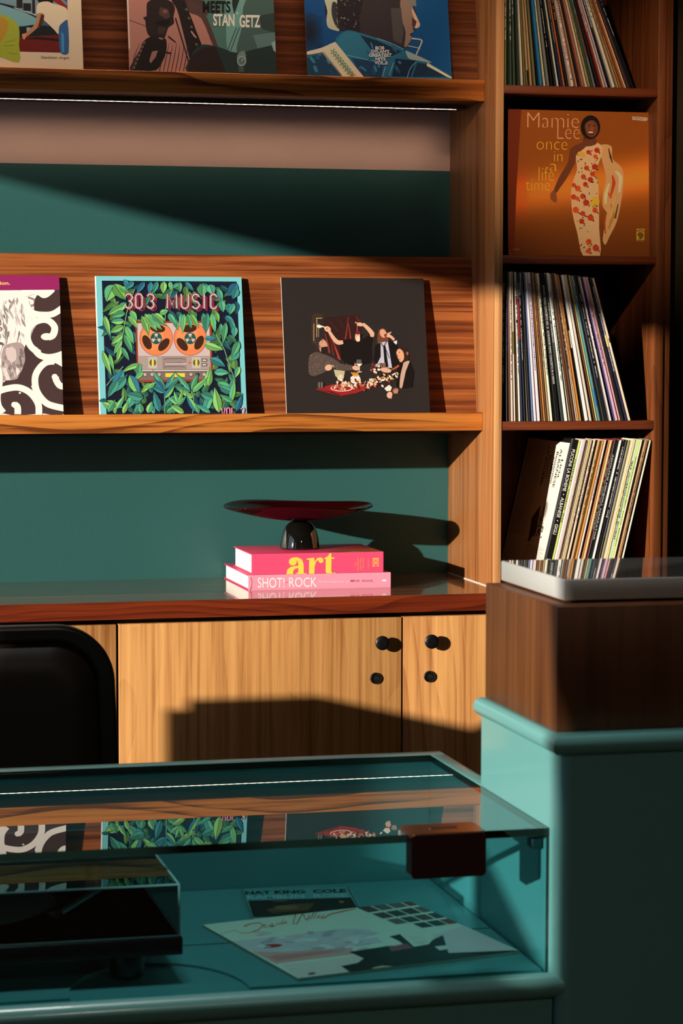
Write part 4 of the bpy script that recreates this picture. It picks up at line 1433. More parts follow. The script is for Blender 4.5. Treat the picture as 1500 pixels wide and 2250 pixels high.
# green side: shirt, arm, watch
a.poly([(1000, -700), (1200, -500), (1180, 60), (1100, 500), (1000, 530), (980, 330)], (84, 112, 98))
a.poly([(1180, 20), (1500, -200), (1500, 520), (1240, 520), (1080, 520), (1130, 300)], (52, 66, 58))
a.poly([(1040, -300), (1200, -200), (1060, 170), (1040, 80)], (24, 28, 26))
a.stroke([(1080, 290), (990, 510)], 7, (20, 26, 24))
a.stroke([(1110, 290), (1020, 510)], 7, (20, 26, 24))
a.poly([(1300, 180), (1460, 150), (1460, 340), (1330, 300)], (34, 44, 38))
a.poly([(1240, 360), (1460, 330), (1460, 470), (1300, 520)], (70, 88, 78))
a.poly([(730, 455), (900, 470), (1080, 525), (1300, 480), (1480, 470), (1480, 730), (600, 700), (640, 560)], DG)
a.poly([(600, 700), (640, 560), (760, 480), (880, 470), (975, 705)], DB)
a.poly([(1420, 430), (1460, 410), (1470, 520), (1440, 500)], (110, 124, 112))
a.poly([(1108, 520), (1160, 510), (1172, 600), (1150, 640), (1098, 640), (1084, 560)], (88, 98, 88))
a.ell(1128, 600, 44, 46, (120, 128, 112))
a.ell(1128, 600, 34, 36, (72, 82, 74))
a.stroke([(1128, 600), (1140, 580)], 5, (150, 156, 140))
a.rect(1100, 648, 1150, 700, (54, 62, 56))
a.ell(1092, 158, 12, 12, (120, 140, 126))
CR = (205, 168, 140)
a.text('GERRY', 158, -75, 400, 12, CR, .025)
a.text('MULLIGAN', 476, -70, 892, 26, CR, .025)
a.text('MEETS', 752, 46, 1024, 156, (14, 12, 12), .03)
a.text('STAN', 854, 166, 1062, 280, CR, .03)
a.text('GETZ', 1110, 172, 1314, 290, CR, .03)
cover_on(smul, a)

sdyl = sleeve('blue sleeve with a curly haired person seen from behind, under the top edge', 1.1303, LZ2, .309, .315, .004, (90, 100, 110), front=(20, 70, 110), group=GR2)
a = Art(.309, .315, homog([(55, 725), (1447, 757), (1418, 0), (33, 0)], [(0, .029), (.309, .029), (.309, .193), (0, .187)]), gain=(2.4, 2.6, 3.0))
a.grid(lambda u, v: (10, 52 + 8 * u, 88 + 8 * u) if not (u < .12 and v < .5) else (14, 30, 48), 24, 24)
for k in range(8):
    a.ell(80, 300, 120 - 13 * k, 190 - 20 * k, (10 + 1 * k, 44 - 3.4 * k, 74 - 6.4 * k))
a.soft = True
BL, BL2 = (30, 78, 96), (20, 48, 66)
# hair and face
a.poly([(230, -20), (320, -400), (900, -420), (1080, -60), (1080, 40), (1140, 210), (1100, 250), (1080, 290), (1050, 340), (1010, 450), (700, 380), (430, 300), (330, 280), (250, 230)], (26, 21, 24))
a.poly([(225, -40), (330, -60), (345, 60), (340, 150), (360, 290), (330, 290), (255, 260), (240, 180), (250, 100)], (140, 138, 112))
a.poly([(300, 10), (345, 30), (340, 200), (380, 280), (330, 250), (290, 130)], (40, 38, 36))
for k in range(110):
    x, y = R.uniform(330, 700), R.uniform(-150, 270)
    a.lay = a.z + (k % 6) * .000006
    a.ell(x, y, R.uniform(4, 14), R.uniform(3, 8), R.choice([(20, 16, 18), (44, 38, 40), (70, 66, 60), (110, 108, 92), (50, 34, 36)]), R.uniform(0, 180), 7)
a.lay = None
a.z += .00005
a.poly([(700, 380), (560, 300), (640, -100), (960, -60), (1000, 60), (1040, 300), (1010, 450), (940, 440)], (40, 33, 33))
a.poly([(960, -40), (1070, 0), (1075, 60), (1138, 205), (1130, 245), (1090, 255), (1065, 250), (1080, 290), (1040, 320), (1060, 350), (1010, 440), (985, 440), (1000, 300), (960, 150)], (112, 88, 72))
a.poly([(1070, 60), (1140, 210), (1132, 246), (1090, 256), (1100, 200), (1068, 110)], (172, 134, 108))
a.poly([(1064, 150), (1110, 190), (1090, 250), (1066, 240)], (60, 34, 30))
a.poly([(860, 60), (960, 60), (980, 300), (960, 420), (880, 380)], (58, 54, 50))
a.poly([(1000, -60), (1105, -40), (1108, 40), (1040, 20)], (96, 92, 80))
# harmonica rack
a.stroke([(1060, 360), (1140, 368), (1158, 388), (1100, 520)], 13, (150, 150, 128))
a.stroke([(1020, 432), (1140, 458)], 9, (140, 142, 122))
# jacket
a.poly([(55, 760), (50, 520), (180, 490), (320, 400), (330, 360), (430, 285), (560, 310), (720, 360), (860, 420), (1000, 490), (1180, 560), (1250, 620), (1450, 760)], BL)
a.poly([(50, 560), (200, 510), (380, 760), (55, 760)], BL2)
a.poly([(430, 300), (700, 360), (940, 470), (900, 540), (640, 560), (440, 530), (340, 420)], (34, 86, 102))
a.poly([(560, 330), (720, 380), (960, 490), (860, 540), (660, 470)], (16, 34, 48))
a.poly([(480, 560), (700, 590), (780, 640), (760, 750), (560, 740)], (20, 46, 66))
a.poly([(900, 560), (1100, 580), (1040, 740), (860, 740)], (16, 32, 48))
a.poly([(1110, 600), (1230, 620), (1400, 740), (1060, 740)], (18, 38, 54))
a.poly([(1000, 480), (1180, 560), (1250, 600), (1120, 580), (1030, 560), (1000, 500)], (120, 132, 122))
a.poly([(1210, 600), (1447, 745), (1447, 757), (1400, 740), (1200, 630)], (168, 162, 130))
for p in ([(430, 530), (560, 560), (700, 590)], [(720, 360), (860, 410), (980, 470)], [(800, 640), (770, 740)], [(880, 600), (830, 740)], [(1100, 590), (1040, 660), (1010, 750)]):
    a.stroke(p, 6, (90, 138, 146))
for k in range(26):
    a.ell(R.uniform(80, 1000), R.uniform(420, 740), R.uniform(14, 44), R.uniform(6, 18), R.choice([(42, 94, 112), (22, 58, 78), (28, 70, 92)]), R.uniform(30, 80), 10)
# white shoulder and strap
a.poly([(50, 500), (190, 460), (310, 405), (330, 430), (200, 500), (120, 520), (50, 528)], (164, 154, 128))
a.poly([(180, 490), (320, 400), (590, 745), (380, 740)], (166, 154, 124))
for k in range(9):
    x, y = 300 + 22 * k, 500 + 28 * k
    for j in range(5):
        t = math.radians(72 * j)
        a.ell(x + 22 * math.cos(t), y + 22 * math.sin(t), 11, 7, (84, 118, 92), math.degrees(t))
    a.ell(x, y, 8, 8, (80, 80, 50))
a.stroke([(205, 500), (390, 745)], 5, (90, 84, 60))
WT_ = (212, 196, 186)
a.text('BOB', 704, 440, 792, 474, WT_, .035)
a.text("DYLAN'S", 664, 474, 838, 508, WT_, .035)
a.text('GREATEST', 640, 512, 862, 546, WT_, .035)
a.text('HITS', 704, 550, 802, 584, WT_, .035)
a.text('VOL.II', 692, 588, 818, 622, WT_, .035)
cover_on(sdyl, a)

# ---- orange cover in the cabinet
smam = sleeve('orange sleeve with a singer in a flowered dress inside the cabinet', 1.5495, .1660, .312, .3045, .004, (150, 90, 40), lean=2.5, Y=4.925, front=(150, 80, 20), group=None)
a = Art(.312, .3045, homog([(60, 252), (1415, 270), (1440, 1672), (80, 1668)], [(0, .3045), (.312, .3045), (.312, 0), (0, 0)]), gain=(2.1, 1.9, 2.0))


def mam(u, v):
    # warm light beam put into the print: a brighter band low on the backdrop, redder to the left
    yc = .40 + .16 * u
    b_ = math.exp(-((v - yc) / .13) ** 2)
    low = math.exp(-((v - .0) / .25) ** 2)
    c = np.array([118, 62, 14.]) * (1 - .25 * low) + np.array([86, 54, 22.]) * b_ * (.75 + .25 * u)
    if u < .14:
        c = c + np.array([20, -14, -4.]) * b_
    if u < .05 + .05 * (1 - v) * 0:
        c = np.array([92, 34, 10.])
    return tuple(np.clip(c, 4, 255))


a.grid(mam, 40, 40)
a.poly([(60, 252), (190, 256), (150, 1000), (130, 1668), (80, 1668)], (88, 34, 10))
a.soft = True
LC, YC = (180, 136, 98), (182, 152, 40)
a.text('Mamie', 248, 282, 742, 426, LC, -.022)
a.text('Lee', 538, 384, 752, 534, LC, -.022)
a.text('once', 340, 562, 634, 638, YC, -.022)
a.text('in', 508, 654, 588, 748, YC, -.02)
a.text('a', 468, 774, 542, 846, YC, -.02)
a.text('life', 362, 808, 508, 942, YC, -.02)
a.text('time', 238, 930, 470, 1034, YC, -.02)
# singer
SKN, SKD = (88, 48, 26), (52, 28, 16)
DRS = (188, 150, 104)
a.poly([(955, 590), (1060, 600), (1070, 720), (1150, 790), (1180, 880), (1165, 1100), (1120, 1330), (1050, 1480), (1010, 1560), (985, 1500), (1020, 1250), (980, 1180), (985, 1050), (1010, 900), (960, 700)], (170, 134, 84))
a.poly([(720, 680), (800, 610), (900, 565), (960, 590), (975, 650), (940, 760), (900, 850), (935, 960), (945, 1160), (950, 1400), (960, 1672), (800, 1672), (740, 1450), (690, 1250), (675, 1050), (700, 920), (730, 830)], DRS)
a.poly([(700, 600), (800, 560), (820, 600), (720, 690), (712, 760), (640, 900), (560, 1020), (530, 1060), (505, 1040), (560, 900), (640, 760), (660, 640)], SKN)
a.poly([(500, 1035), (530, 1050), (540, 1140), (520, 1150), (480, 1120), (476, 1070)], (112, 66, 34))
a.poly([(800, 520), (900, 520), (915, 575), (860, 600), (800, 600), (780, 570)], SKN)
a.ell(855, 418, 94, 116, (20, 12, 9), n=30)
a.ell(866, 432, 62, 84, SKN)
a.ell(852, 410, 52, 50, (98, 56, 32))
a.ell(842, 398, 12, 5, (26, 12, 8))
a.ell(893, 404, 12, 5, (26, 12, 8))
a.poly([(868, 405), (882, 445), (858, 445)], (120, 70, 42))
a.ell(858, 474, 28, 20, (70, 22, 18))
a.ell(858, 467, 26, 9, (186, 150, 120))
a.ell(798, 520, 9, 20, (64, 36, 20))
FLW = [(160, 52, 22), (176, 66, 26), (150, 40, 20)]
for x, y, r in ((822, 812, 26), (880, 870, 26), (792, 898, 26), (812, 972, 26), (860, 925, 28), (740, 1012, 30), (700, 1095, 28), (788, 1088, 28), (735, 1110, 22), (822, 1150, 32), (722, 1220, 32), (790, 1255, 26), (908, 1222, 28), (866, 1295, 32), (840, 660, 24), (920, 640, 28), (905, 700, 22), (850, 1530, 30), (920, 1590, 34), (780, 1330, 26), (900, 800, 30), (700, 980, 22), (850, 1620, 26)):
    a.ell(x, y, r, r * .95, R.choice(FLW), R.uniform(0, 90), 9)
    a.ell(x + r * .9, y + r * .9, 12, 6, (52, 44, 24), R.uniform(0, 180), 7)
a.ell(905, 1140, 44, 50, (190, 150, 40), 20)
a.ell(770, 680, 40, 24, (186, 140, 50), 20)
for k in range(60):
    y = R.uniform(620, 1650)
    x = R.uniform(735, 935)
    a.ell(x, y, R.uniform(6, 14), R.uniform(3, 6), R.choice([(46, 38, 24), (70, 56, 30), (60, 30, 20)]), R.uniform(0, 180), 6)
for p, wd, c in (([(1070, 880), (1085, 960), (1055, 1080)], 34, (160, 60, 24)), ([(1100, 840), (1150, 900), (1140, 1050)], 40, (196, 168, 126)), ([(1040, 960), (1010, 1080), (1010, 1160)], 36, (196, 172, 120)), ([(1060, 1160), (1080, 1260), (1040, 1400)], 30, (150, 110, 40)), ([(1030, 620), (1050, 700), (1070, 760)], 16, (40, 22, 14)), ([(1110, 1080), (1080, 1200), (1060, 1300)], 22, (180, 140, 70)), ([(1020, 1240), (1000, 1330), (1010, 1450)], 18, (140, 56, 24)), ([(1130, 1160), (1100, 1300)], 20, (70, 60, 24)), ([(1030, 1050), (1060, 1100)], 24, (176, 70, 28))):
    a.stroke(p, [wd * .4, wd] + [wd * .5] * (len(p) - 2), c)
# sticker, emblem and small print
a.poly([(1255, 308), (1402, 318), (1404, 340), (1390, 354), (1255, 342)], (148, 136, 108))
a.stroke([(1272, 326), (1290, 320), (1300, 334), (1320, 324), (1340, 336), (1362, 322)], 4, (60, 56, 50))
a.text('MGM', 1310, 1396, 1390, 1420, (152, 138, 34), .02)
a.rect(1310, 1426, 1388, 1508, (148, 134, 32))
a.poly([(1326, 1440), (1352, 1432), (1372, 1446), (1376, 1480), (1358, 1500), (1330, 1500), (1340, 1480), (1322, 1470)], (92, 62, 20))
a.stroke([(1366, 1434), (1384, 1470)], 5, (80, 50, 18))
a.text('RECORDS', 1310, 1512, 1388, 1524, (140, 124, 34), .01)
a.text('E-4067', 120, 1604, 182, 1616, (160, 130, 90), 0)
for y in (1620, 1650):
    a.rect(86, y, 102, y + 4, (150, 120, 80))
cover_on(smam, a)

# ================================================================== RECORDS IN THE CABINET
ORD = ['first', 'second', 'third', 'fourth', 'fifth', 'sixth', 'seventh', 'eighth', 'ninth', 'tenth', 'eleventh', 'twelfth', 'thirteenth', 'fourteenth', 'fifteenth', 'sixteenth', 'seventeenth', 'eighteenth', 'nineteenth', 'twentieth']
ORD += ['twenty-' + o for o in ORD[:9]] + ['thirtieth'] + ['thirty-' + o for o in ORD[:9]] + ['fortieth'] + ['forty-' + o for o in ORD[:9]] + ['fiftieth']
PAL = dict(cream=(232, 218, 190), white=(244, 238, 226), black=(24, 22, 22), navy=(34, 38, 72), brown=(104, 64, 40), tan=(196, 160, 112), amber=(206, 132, 44), blue=(120, 150, 200), gray=(120, 122, 116), green=(64, 84, 62), slate=(52, 62, 60), red=(150, 36, 34), pink=(226, 176, 180), lilac=(214, 186, 200), teal=(96, 150, 158), olive=(120, 116, 66), lime=(206, 222, 110), yellow=(228, 206, 130), mint=(206, 224, 206), indigo=(72, 70, 130), orange=(196, 104, 44), sky=(30, 116, 176), rose=(176, 96, 84), khaki=(150, 140, 92))
CN = dict(gray='grey', sky='bright blue', blue='pale blue', slate='dark slate', teal='blue-grey', red='dark red', indigo='indigo', lime='lime green', mint='pale mint', rose='dusty rose', yellow='pale yellow', green='dark green')


def record_row(specs, zs, xb, xt, hh, where, group, gain=1.0, squeeze=.93, texts={}):
    tot = sum(s_[1] for s_ in specs)
    acc = 0
    n = len(specs)
    out = []
    for k, sp in enumerate(specs):
        cn, wt_ = sp[0], sp[1]
        f0, f1 = acc / tot, (acc + wt_) / tot
        acc += wt_
        b0 = xb[0] + (xb[1] - xb[0]) * f0
        b1_ = xb[0] + (xb[1] - xb[0]) * f1
        t0 = xt[0] + (xt[1] - xt[0]) * f0
        t1 = xt[0] + (xt[1] - xt[0]) * f1
        lean = math.atan2(t0 - b0, hh)
        th = min(b1_ - b0, t1 - t0) * math.cos(lean) * squeeze
        H_ = .312 - R.uniform(0, .003)
        v = [(x, y, z) for x in (0, th) for y in (0, .300) for z in (0, H_)]
        ch = min(th * .25, .0007)
        # spine face split into a strip each side so it reads as folded card
        me = mesh([(0, ch, 0), (ch, 0, 0), (th - ch, 0, 0), (th, ch, 0), (th, .300, 0), (0, .300, 0), (0, ch, H_), (ch, 0, H_), (th - ch, 0, H_), (th, ch, H_), (th, .300, H_), (0, .300, H_)],
                  [(0, 1, 7, 6), (1, 2, 8, 7), (2, 3, 9, 8), (3, 4, 10, 9), (4, 5, 11, 10), (5, 0, 6, 11), (5, 4, 3, 2, 1, 0), (6, 7, 8, 9, 10, 11)])
        c = [v_ * gain for v_ in lin(PAL[cn])]
        c = [min(.9, v_ * R.uniform(.88, 1.08)) for v_ in c]
        dk_ = [v_ * .55 for v_ in c]
        wh_ = [min(.8, .35 + .5 * v_) for v_ in c]
        inked(me, [dk_, c, dk_, [v_ * .8 for v_ in c], dk_, [v_ * .8 for v_ in c], wh_, wh_])
        o = link('record_sleeve', me, M['ink'])
        y = YF + .003 + R.uniform(0, .006) if cn not in ('black', 'slate') else YF + .005 + R.uniform(0, .004)
        piv = b0 if lean <= 0 else b1_
        rm = Matrix.Rotation(lean, 4, 'Y')
        off = 0 if lean <= 0 else -th
        o.matrix_world = Matrix.Translation((piv, y, zs + .0002)) @ rm @ Matrix.Translation((off, 0, 0))
        nm = CN.get(cn, cn)
        tag(o, '%s record spine, %s from the left %s' % (nm, ORD[k], where), 'record', group)
        # lettering on the spine
        ar = Art(th, H_)
        lum = sum(PAL[cn]) / 3
        ic = (28, 24, 24) if lum > 110 else (215, 208, 196)
        if k in texts:
            tx, z0, z1 = texts[k][:3]
            a_ = texts[k][3] if len(texts[k]) > 3 else ic
            ar.T = lambda x, y: (x, y)
            ar.text(tx, th * .22, H_ * z1, th * .78, H_ * z0, a_, .01, 90)
        elif th > .0022 and R.random() < .5:
            z = H_ * R.uniform(.80, .95)
            end = H_ * R.uniform(.25, .6)
            inkc = ic if R.random() < .75 else R.choice([(150, 40, 40), (40, 60, 120), (190, 140, 60)])
            ar.lay = ar._z()
            while z > end:
                ln = R.uniform(.0015, .004)
                ww = R.uniform(.10, .22)
                ar.rect(th * (.5 - ww), z - ln, th * (.5 + ww), z, inkc, True)
                z -= ln + R.uniform(.0006, .0016) + (.006 if R.random() < .12 else 0)
            ar.lay = None
        if len(sp) > 2:
            for c2, za, zb in sp[2]:
                ar.rect(th * .08, H_ * za, th * .92, H_ * zb, PAL[c2], True)
        if ar.v:
            ar.build('spine_print', o, Matrix(((1, 0, 0, 0), (0, 0, -1, -.00005), (0, 1, 0, 0), (0, 0, 0, 1))))
        out.append((o, th, H_))
    return out


row3 = [('black', 1.6), ('black', .9), ('brown', .6), ('cream', 1), ('cream', .8, [('olive', .45, .6)]), ('brown', .9), ('white', .8, [('black', .66, .68), ('red', .78, .84)]), ('navy', .9, [('red', .55, .8)]), ('black', .7), ('cream', .9), ('black', .9), ('blue', .9), ('white', 1.0), ('white', 1.5), ('brown', .6), ('amber', .6), ('brown', .7), ('tan', .8), ('white', 1.0), ('slate', .9), ('black', 1.9), ('slate', 1.1), ('white', 1.2), ('cream', .8), ('brown', .8), ('brown', .9), ('white', .6), ('tan', .6), ('amber', .8), ('black', 1.1, [('white', .50, .62)]), ('white', 1.5), ('cream', .8), ('tan', .6), ('brown', .7), ('yellow', .7), ('teal', .9, [('sky', .10, .22)]), ('white', .7), ('slate', .8), ('black', 1.0), ('gray', .6), ('white', .6), ('black', .7), ('indigo', .5), ('lilac', 1.1), ('pink', .8), ('cream', .7), ('black', .9), ('navy', 1.0, [('yellow', .52, .60)]), ('cream', .8, [('brown', .55, .58)]), ('black', .5), ('cream', 1.1)]
record_row(row3[:50], -.1800, (1.5252, 1.8150), (1.5250, 1.7290), .296, 'on the middle record shelf', 'records on the middle cabinet shelf',
           texts={20: ('MOZART: PIANO CONCERTO NO. 21  SCHUMANN PIANO CONCERTO IN A MINOR', .25, .92), 7: ('HISTORY', .82, .93)})
row1 = [('olive', 1.6), ('green', 1.1), ('green', 1.2), ('slate', .9), ('cream', .9), ('olive', .8), ('tan', .9, [('black', .0, .10)]), ('tan', .9), ('olive', 1.1), ('black', .5), ('sky', 1.3), ('cream', .7), ('gray', 1.3), ('black', .9), ('black', .8), ('cream', .8), ('navy', .9), ('orange', .8), ('black', 1.2), ('cream', 1.5), ('tan', .6), ('black', 1.1), ('rose', 1.0), ('cream', .8), ('tan', .7), ('green', .9), ('gray', .9, [('brown', .2, .5)]), ('black', 1.1), ('red', .7), ('cream', .7), ('lilac', .8), ('black', .9), ('cream', 1.4), ('tan', .8), ('khaki', .7), ('orange', .7), ('cream', .8), ('brown', .6), ('navy', .7), ('black', 1.0)]
record_row(row1, .5152, (1.5252, 1.8150), (1.5250, 1.6900), .296, 'on the top record shelf', 'records on the top cabinet shelf', gain=.95,
           texts={19: ('MAX 21001   BERNSTEIN   NOS. 7 AND 8   VOL. 4', .04, .80)})
row4 = [('black', 2.5), ('lime', .9), ('white', .9), ('lilac', .8), ('white', 1), ('cream', .8), ('tan', .7), ('brown', .5), ('cream', .8), ('black', .9), ('tan', .8), ('cream', .9), ('amber', .7), ('white', .8), ('brown', 1.0), ('orange', .7), ('yellow', .8), ('red', .7), ('black', 1.3), ('slate', .7), ('white', .8), ('red', .6), ('black', 1.2), ('black', .8), ('khaki', .8), ('cream', 1.4), ('yellow', .6), ('mint', 1.2), ('lime', .7), ('cream', .6), ('brown', 1.1), ('tan', .7), ('orange', .5), ('gray', .8), ('white', .6)]
r4 = record_row(row4, -.5235, (1.6120, 1.7860), (1.6790, 1.8560), .294, 'on the lowest record shelf', 'records on the lowest cabinet shelf', squeeze=.95,
                texts={0: ('PUCCINI: LA BOHEME  \u2022  ALBANESE  \u2022  GIGLI                    SERAPHIM', .04, .93, (235, 230, 220)), 18: ('ADOLPHE MENJOU, NARRATOR', .3, .9)})
# printed side of the opera box at the left of the row
o, th, H_ = r4[0]
o['label'] = 'black opera box with a white printed side, leftmost on the lowest record shelf'
a = Art(.300, H_)
# art x runs from the back edge (0) to the spine (.300)
a.rect(.006, .004, .288, H_ - .010, (236, 226, 208), True)
a.rect(.2895, 0, .3, H_, (60, 60, 58), True)
tx = [('Licia', .262, .040), ('ALBANESE', .243, .085), ('Beniamino', .222, .070), ('GIGLI', .205, .045), ("Puccini's", .180, .050), ('LA BOHEME', .160, .085)]
for s_, xx, ln in tx:
    zc = .262 - .018
    a.text(s_, xx - .006, zc + ln / 2, xx + .008, zc - ln / 2, (30, 26, 24), .015, 90)
a.ell(.226, .150, .018, .024, (196, 186, 170))
a.ell(.224, .152, .012, .017, (130, 118, 104))
for k in range(26):
    a.ell(R.uniform(.195, .24), R.uniform(.09, .135), R.uniform(.002, .006), R.uniform(.002, .005), R.choice([(60, 52, 46), (150, 140, 126), (90, 80, 70)]), 0, 7)
a.poly([(.15, .13), (.19, .16), (.20, .10), (.16, .075)], (70, 58, 48), True)
a.rect(.135, .080, .200, .0812, (70, 60, 52), True)
for k in range(22):
    y = .072 - k * .0028
    a.rect(.150, y, .205 + (.07 if k % 3 else .05), y + .0009, (150, 140, 126), True)
for k in range(40):
    y = .285 - k * .005
    a.rect(.02, y, .135, y + .0012, (150, 138, 120), True)
a.build('printed_side', o, Matrix(((0, 0, -1, -.00005), (-1, 0, 0, .300), (0, 1, 0, 0), (0, 0, 0, 1))))

# ================================================================== TURQUOISE COUNTER, RISER, SLAB
PX, PY, PB = .915, 2.697, 3.012
tcn = thing('turquoise_counter', 'turquoise counter with a rounded rail carrying the walnut box', 'counter', (1.2, 2.85, FZ))
r = .015
out = [(1.55, PY)] + [(1.55, PB), (PX, PB)] + [(PX + r - r * math.cos(t), PY + r - r * math.sin(t)) for t in [math.pi / 2 * i / 10 for i in range(11)]]
part(link('body', prism(out[::-1], FZ, -.4785, True), M['turq']), tcn)
me = tcn.children[0].data
me.set_sharp_from_angle(angle=math.radians(40))
part(box('top_board', (PX + .001, PY + .001, -.4785), (1.55, PB, -.4675), M['turq']), tcn)


def nose(rad, zc, ny=10, back=.0005):
    pr_ = [(-back, zc - rad)]
    for i in range(ny + 1):
        t = -math.pi / 2 + math.pi * i / ny
        pr_.append((rad * math.cos(t), zc + rad * math.sin(t)))
    pr_.append((-back, zc + rad))
    return pr_


# walking so that 'out' (right hand side) faces the room: left face then front face
part(link('top_rail', sweep([(PX, PB - .001), (PX, PY), (1.55, PY)], nose(.0117, -.4785)), M['turq']), tcn)

ris = tag(box('walnut_riser', (.920, 2.7249, -.4674), (1.52, 3.0125, -.3190), M['riser'], bev=.001), 'brown walnut box standing on the turquoise counter, under the grey slab', 'box')
slb = thing('grey_slab', 'thick pale grey slab with a mirror polished top on the walnut box', 'slab', (1.2, 2.89, -.3189))
part(box('recessed_foot', (.955, 2.776, -.3189), (1.49, 3.0, -.3160), M['gapdark']), slb)
part(box('body', (.940, 2.7608, -.3160), (1.50, 3.012, -.2905), M['slab'], bev=.0016), slb)
part(box('polished_top', (.9418, 2.7626, -.2906), (1.498, 3.010, -.29015), M['slabtop']), slb)

# twin counter further left, outside the frame: its shadow falls on the cabinet doors
tw = thing('turquoise_counter', 'second turquoise counter left of the glass case, outside the frame', 'counter', (-.86, 3.34, FZ))
part(box('body', (-1.015, 3.05, FZ), (-.70, 3.585, -.4785), M['turq']), tw)
part(link('top_rail', sweep([(-1.015, 3.585), (-1.015, 3.05), (-.70, 3.05)], nose(.0117, -.4785)), M['turq']), tw)
tag(box('walnut_riser', (-1.0355, 3.07, -.4667), (-.72, 3.580, -.3080), M['riser'], bev=.001), 'walnut box on the second counter outside the frame', 'box')
tag(box('grey_slab', (-.990, 3.09, -.3079), (-.725, 3.580, -.2890), M['slab'], bev=.001), 'grey slab on the second counter outside the frame', 'slab')

# ================================================================== GLASS DISPLAY CASE
GZ = -.5823
CX0, CX1, CY0, CY1 = -.62, .9135, 2.731, 3.250
FLZ = -.7600
case = thing('display_case', 'turquoise display case with a glass top and glass front', 'display case', (.3, 3.0, FZ))
T_ = M['turq']
part(box('back_wall', (CX0, CY1, FZ), (CX1 + .0215, CY1 + .027, GZ), T_, bev=.0012), case)
part(box('side_wall', (CX1, PB + .0006, FZ), (CX1 + .0215, CY1 - .0003, GZ), T_, bev=.0012), case)
part(box('side_wall', (CX0 - .0215, 2.712, FZ), (CX0 - .0003, CY1 + .027, GZ), T_, bev=.0012), case)
part(box('case_floor', (CX0, 2.712, FLZ - .018), (CX1 - .0003, CY1 - .0003, FLZ), T_), case)
part(box('front_panel', (CX0, 2.712, FZ), (CX1 - .0003, 2.730, FLZ - .0183), T_), case)
part(link('front_rail', sweep([(CX0, 2.712), (PX, 2.712)], nose(.0150, -.7665)), T_), case)
part(link('rail_end', sweep([(PX, 2.712), (PX + .0001, 2.712)], nose(.0150, -.7665)), T_), case)
# pointed mitre of the rail against the counter corner
v = []
ns = nose(.0150, -.7665, 10)
v = [(PX, 2.712 - o_, z_) for o_, z_ in ns] + [(PX + max(0, o_) * .6, 2.712 - o_, z_) for o_, z_ in ns]
k = len(ns)
part(link('rail_mitre', mesh(v, [(i, (i + 1) % k, k + (i + 1) % k, k + i) for i in range(k)] + [tuple(range(k)), tuple(range(k, 2 * k))[::-1]], smooth=False), T_), case)
bpy.data.objects.remove(bpy.data.objects['rail_end'])
# thin liners on the floor, the front one with an arched cut-out
arch = []
ac, ar_ = .4515, .1045
for i in range(25):
    t = math.pi - math.pi * i / 24
    arch.append((ac + ar_ * math.cos(t), 2.7480 + 1.30 * ar_ * math.sin(t)))
o1 = [(CX0 + .002, 2.7480)] + arch + [(CX1 - .002, 2.7480), (CX1 - .002, 2.955), (CX0 + .002, 2.955)]
part(link('floor_liner', prism(o1, FLZ, FLZ + .0030), T_), case)
part(box('floor_liner', (CX0 + .002, 2.9585, FLZ), (CX1 - .002, CY1 - .002, FLZ + .0034), T_), case)
GL = [M['glass'], M['glassedge']]
# box faces: -x +x -y +y -z +z
part(box('glass_top', (CX0, CY0, GZ - .0095), (CX1 - .0005, CY1 - .0005, GZ - .0003), GL, mi=[1, 1, 1, 1, 0, 0]), case)
part(box('front_pane', (CX0, CY0 + .0002, FLZ), (CX1 - .0009, CY0 + .0062, GZ - .0098), GL, mi=[1, 1, 0, 0, 1, 1]), case)
part(box('corner_bracket', (CX1 - .014, 2.752, -.612), (CX1 - .0005, 2.772, -.5935), mat('teal_bracket', (.004, .025, .028), .5), bev=.002), case)
# lock over the front edge of the glass
lkp = rrect(.7385, -.6300, .8285, -.5790, .005)
n = len(lkp)
v = [(x, y, z) for y in (2.7055, 2.7300) for x, z in lkp]
lock = part(link('case_lock', mesh(v, [(i, (i + 1) % n, n + (i + 1) % n, n + i) for i in range(n)] + [tuple(range(n))[::-1], tuple(range(n, 2 * n))]), M['bronzed']), case)
tp = rrect(.7385, 2.7062, .8285, 2.7600, .007)
slot = [(x, y) for x, y in rrect(.7660, 2.7310, .8020, 2.7420, .004)]
lp_ = link('lock_top_plate', prism(tp, GZ - .0001, GZ + .0052), M['bronze'])
lp_.parent = lock
part(link('x', prism(slot, GZ + .0052, GZ + .0056), M['black']), case)
x_ = bpy.data.objects['x']
x_.name = 'key_slot'
x_.parent = lock
x_.matrix_parent_inverse = Matrix.Identity(4)
lp_.matrix_parent_inverse = Matrix.Identity(4)
for q in (lp_, x_):
    q.matrix_parent_inverse = Matrix.Identity(4)

# ---- records lying in the case
zfl = FLZ + .0032


def flat(label, c0, cx, cy, w_, h_, t, edge, z):
    """sleeve lying flat: c0 bottom-left corner, unit vectors cx (right) and cy (up the cover)"""
    v = [(x, y, zz) for x in (0, w_) for y in (0, h_) for zz in (-t, 0)]
    me = mesh(v, [(0, 1, 3, 2), (4, 6, 7, 5), (0, 4, 5, 1), (2, 3, 7, 6), (0, 2, 6, 4), (1, 5, 7, 3)])
    inked(me, [lin(edge)])
    o = link('record_sleeve', me, M['ink'])
    X_ = Vector((*cx, 0)).normalized()
    Y_v = Vector((-X_.y, X_.x, 0))
    o.matrix_world = Matrix(((X_.x, Y_v.x, 0, c0[0]), (X_.y, Y_v.y, 0, c0[1]), (0, 0, 1, z + t), (0, 0, 0, 1)))
    return tag(o, label, 'record', 'records lying in the display case')


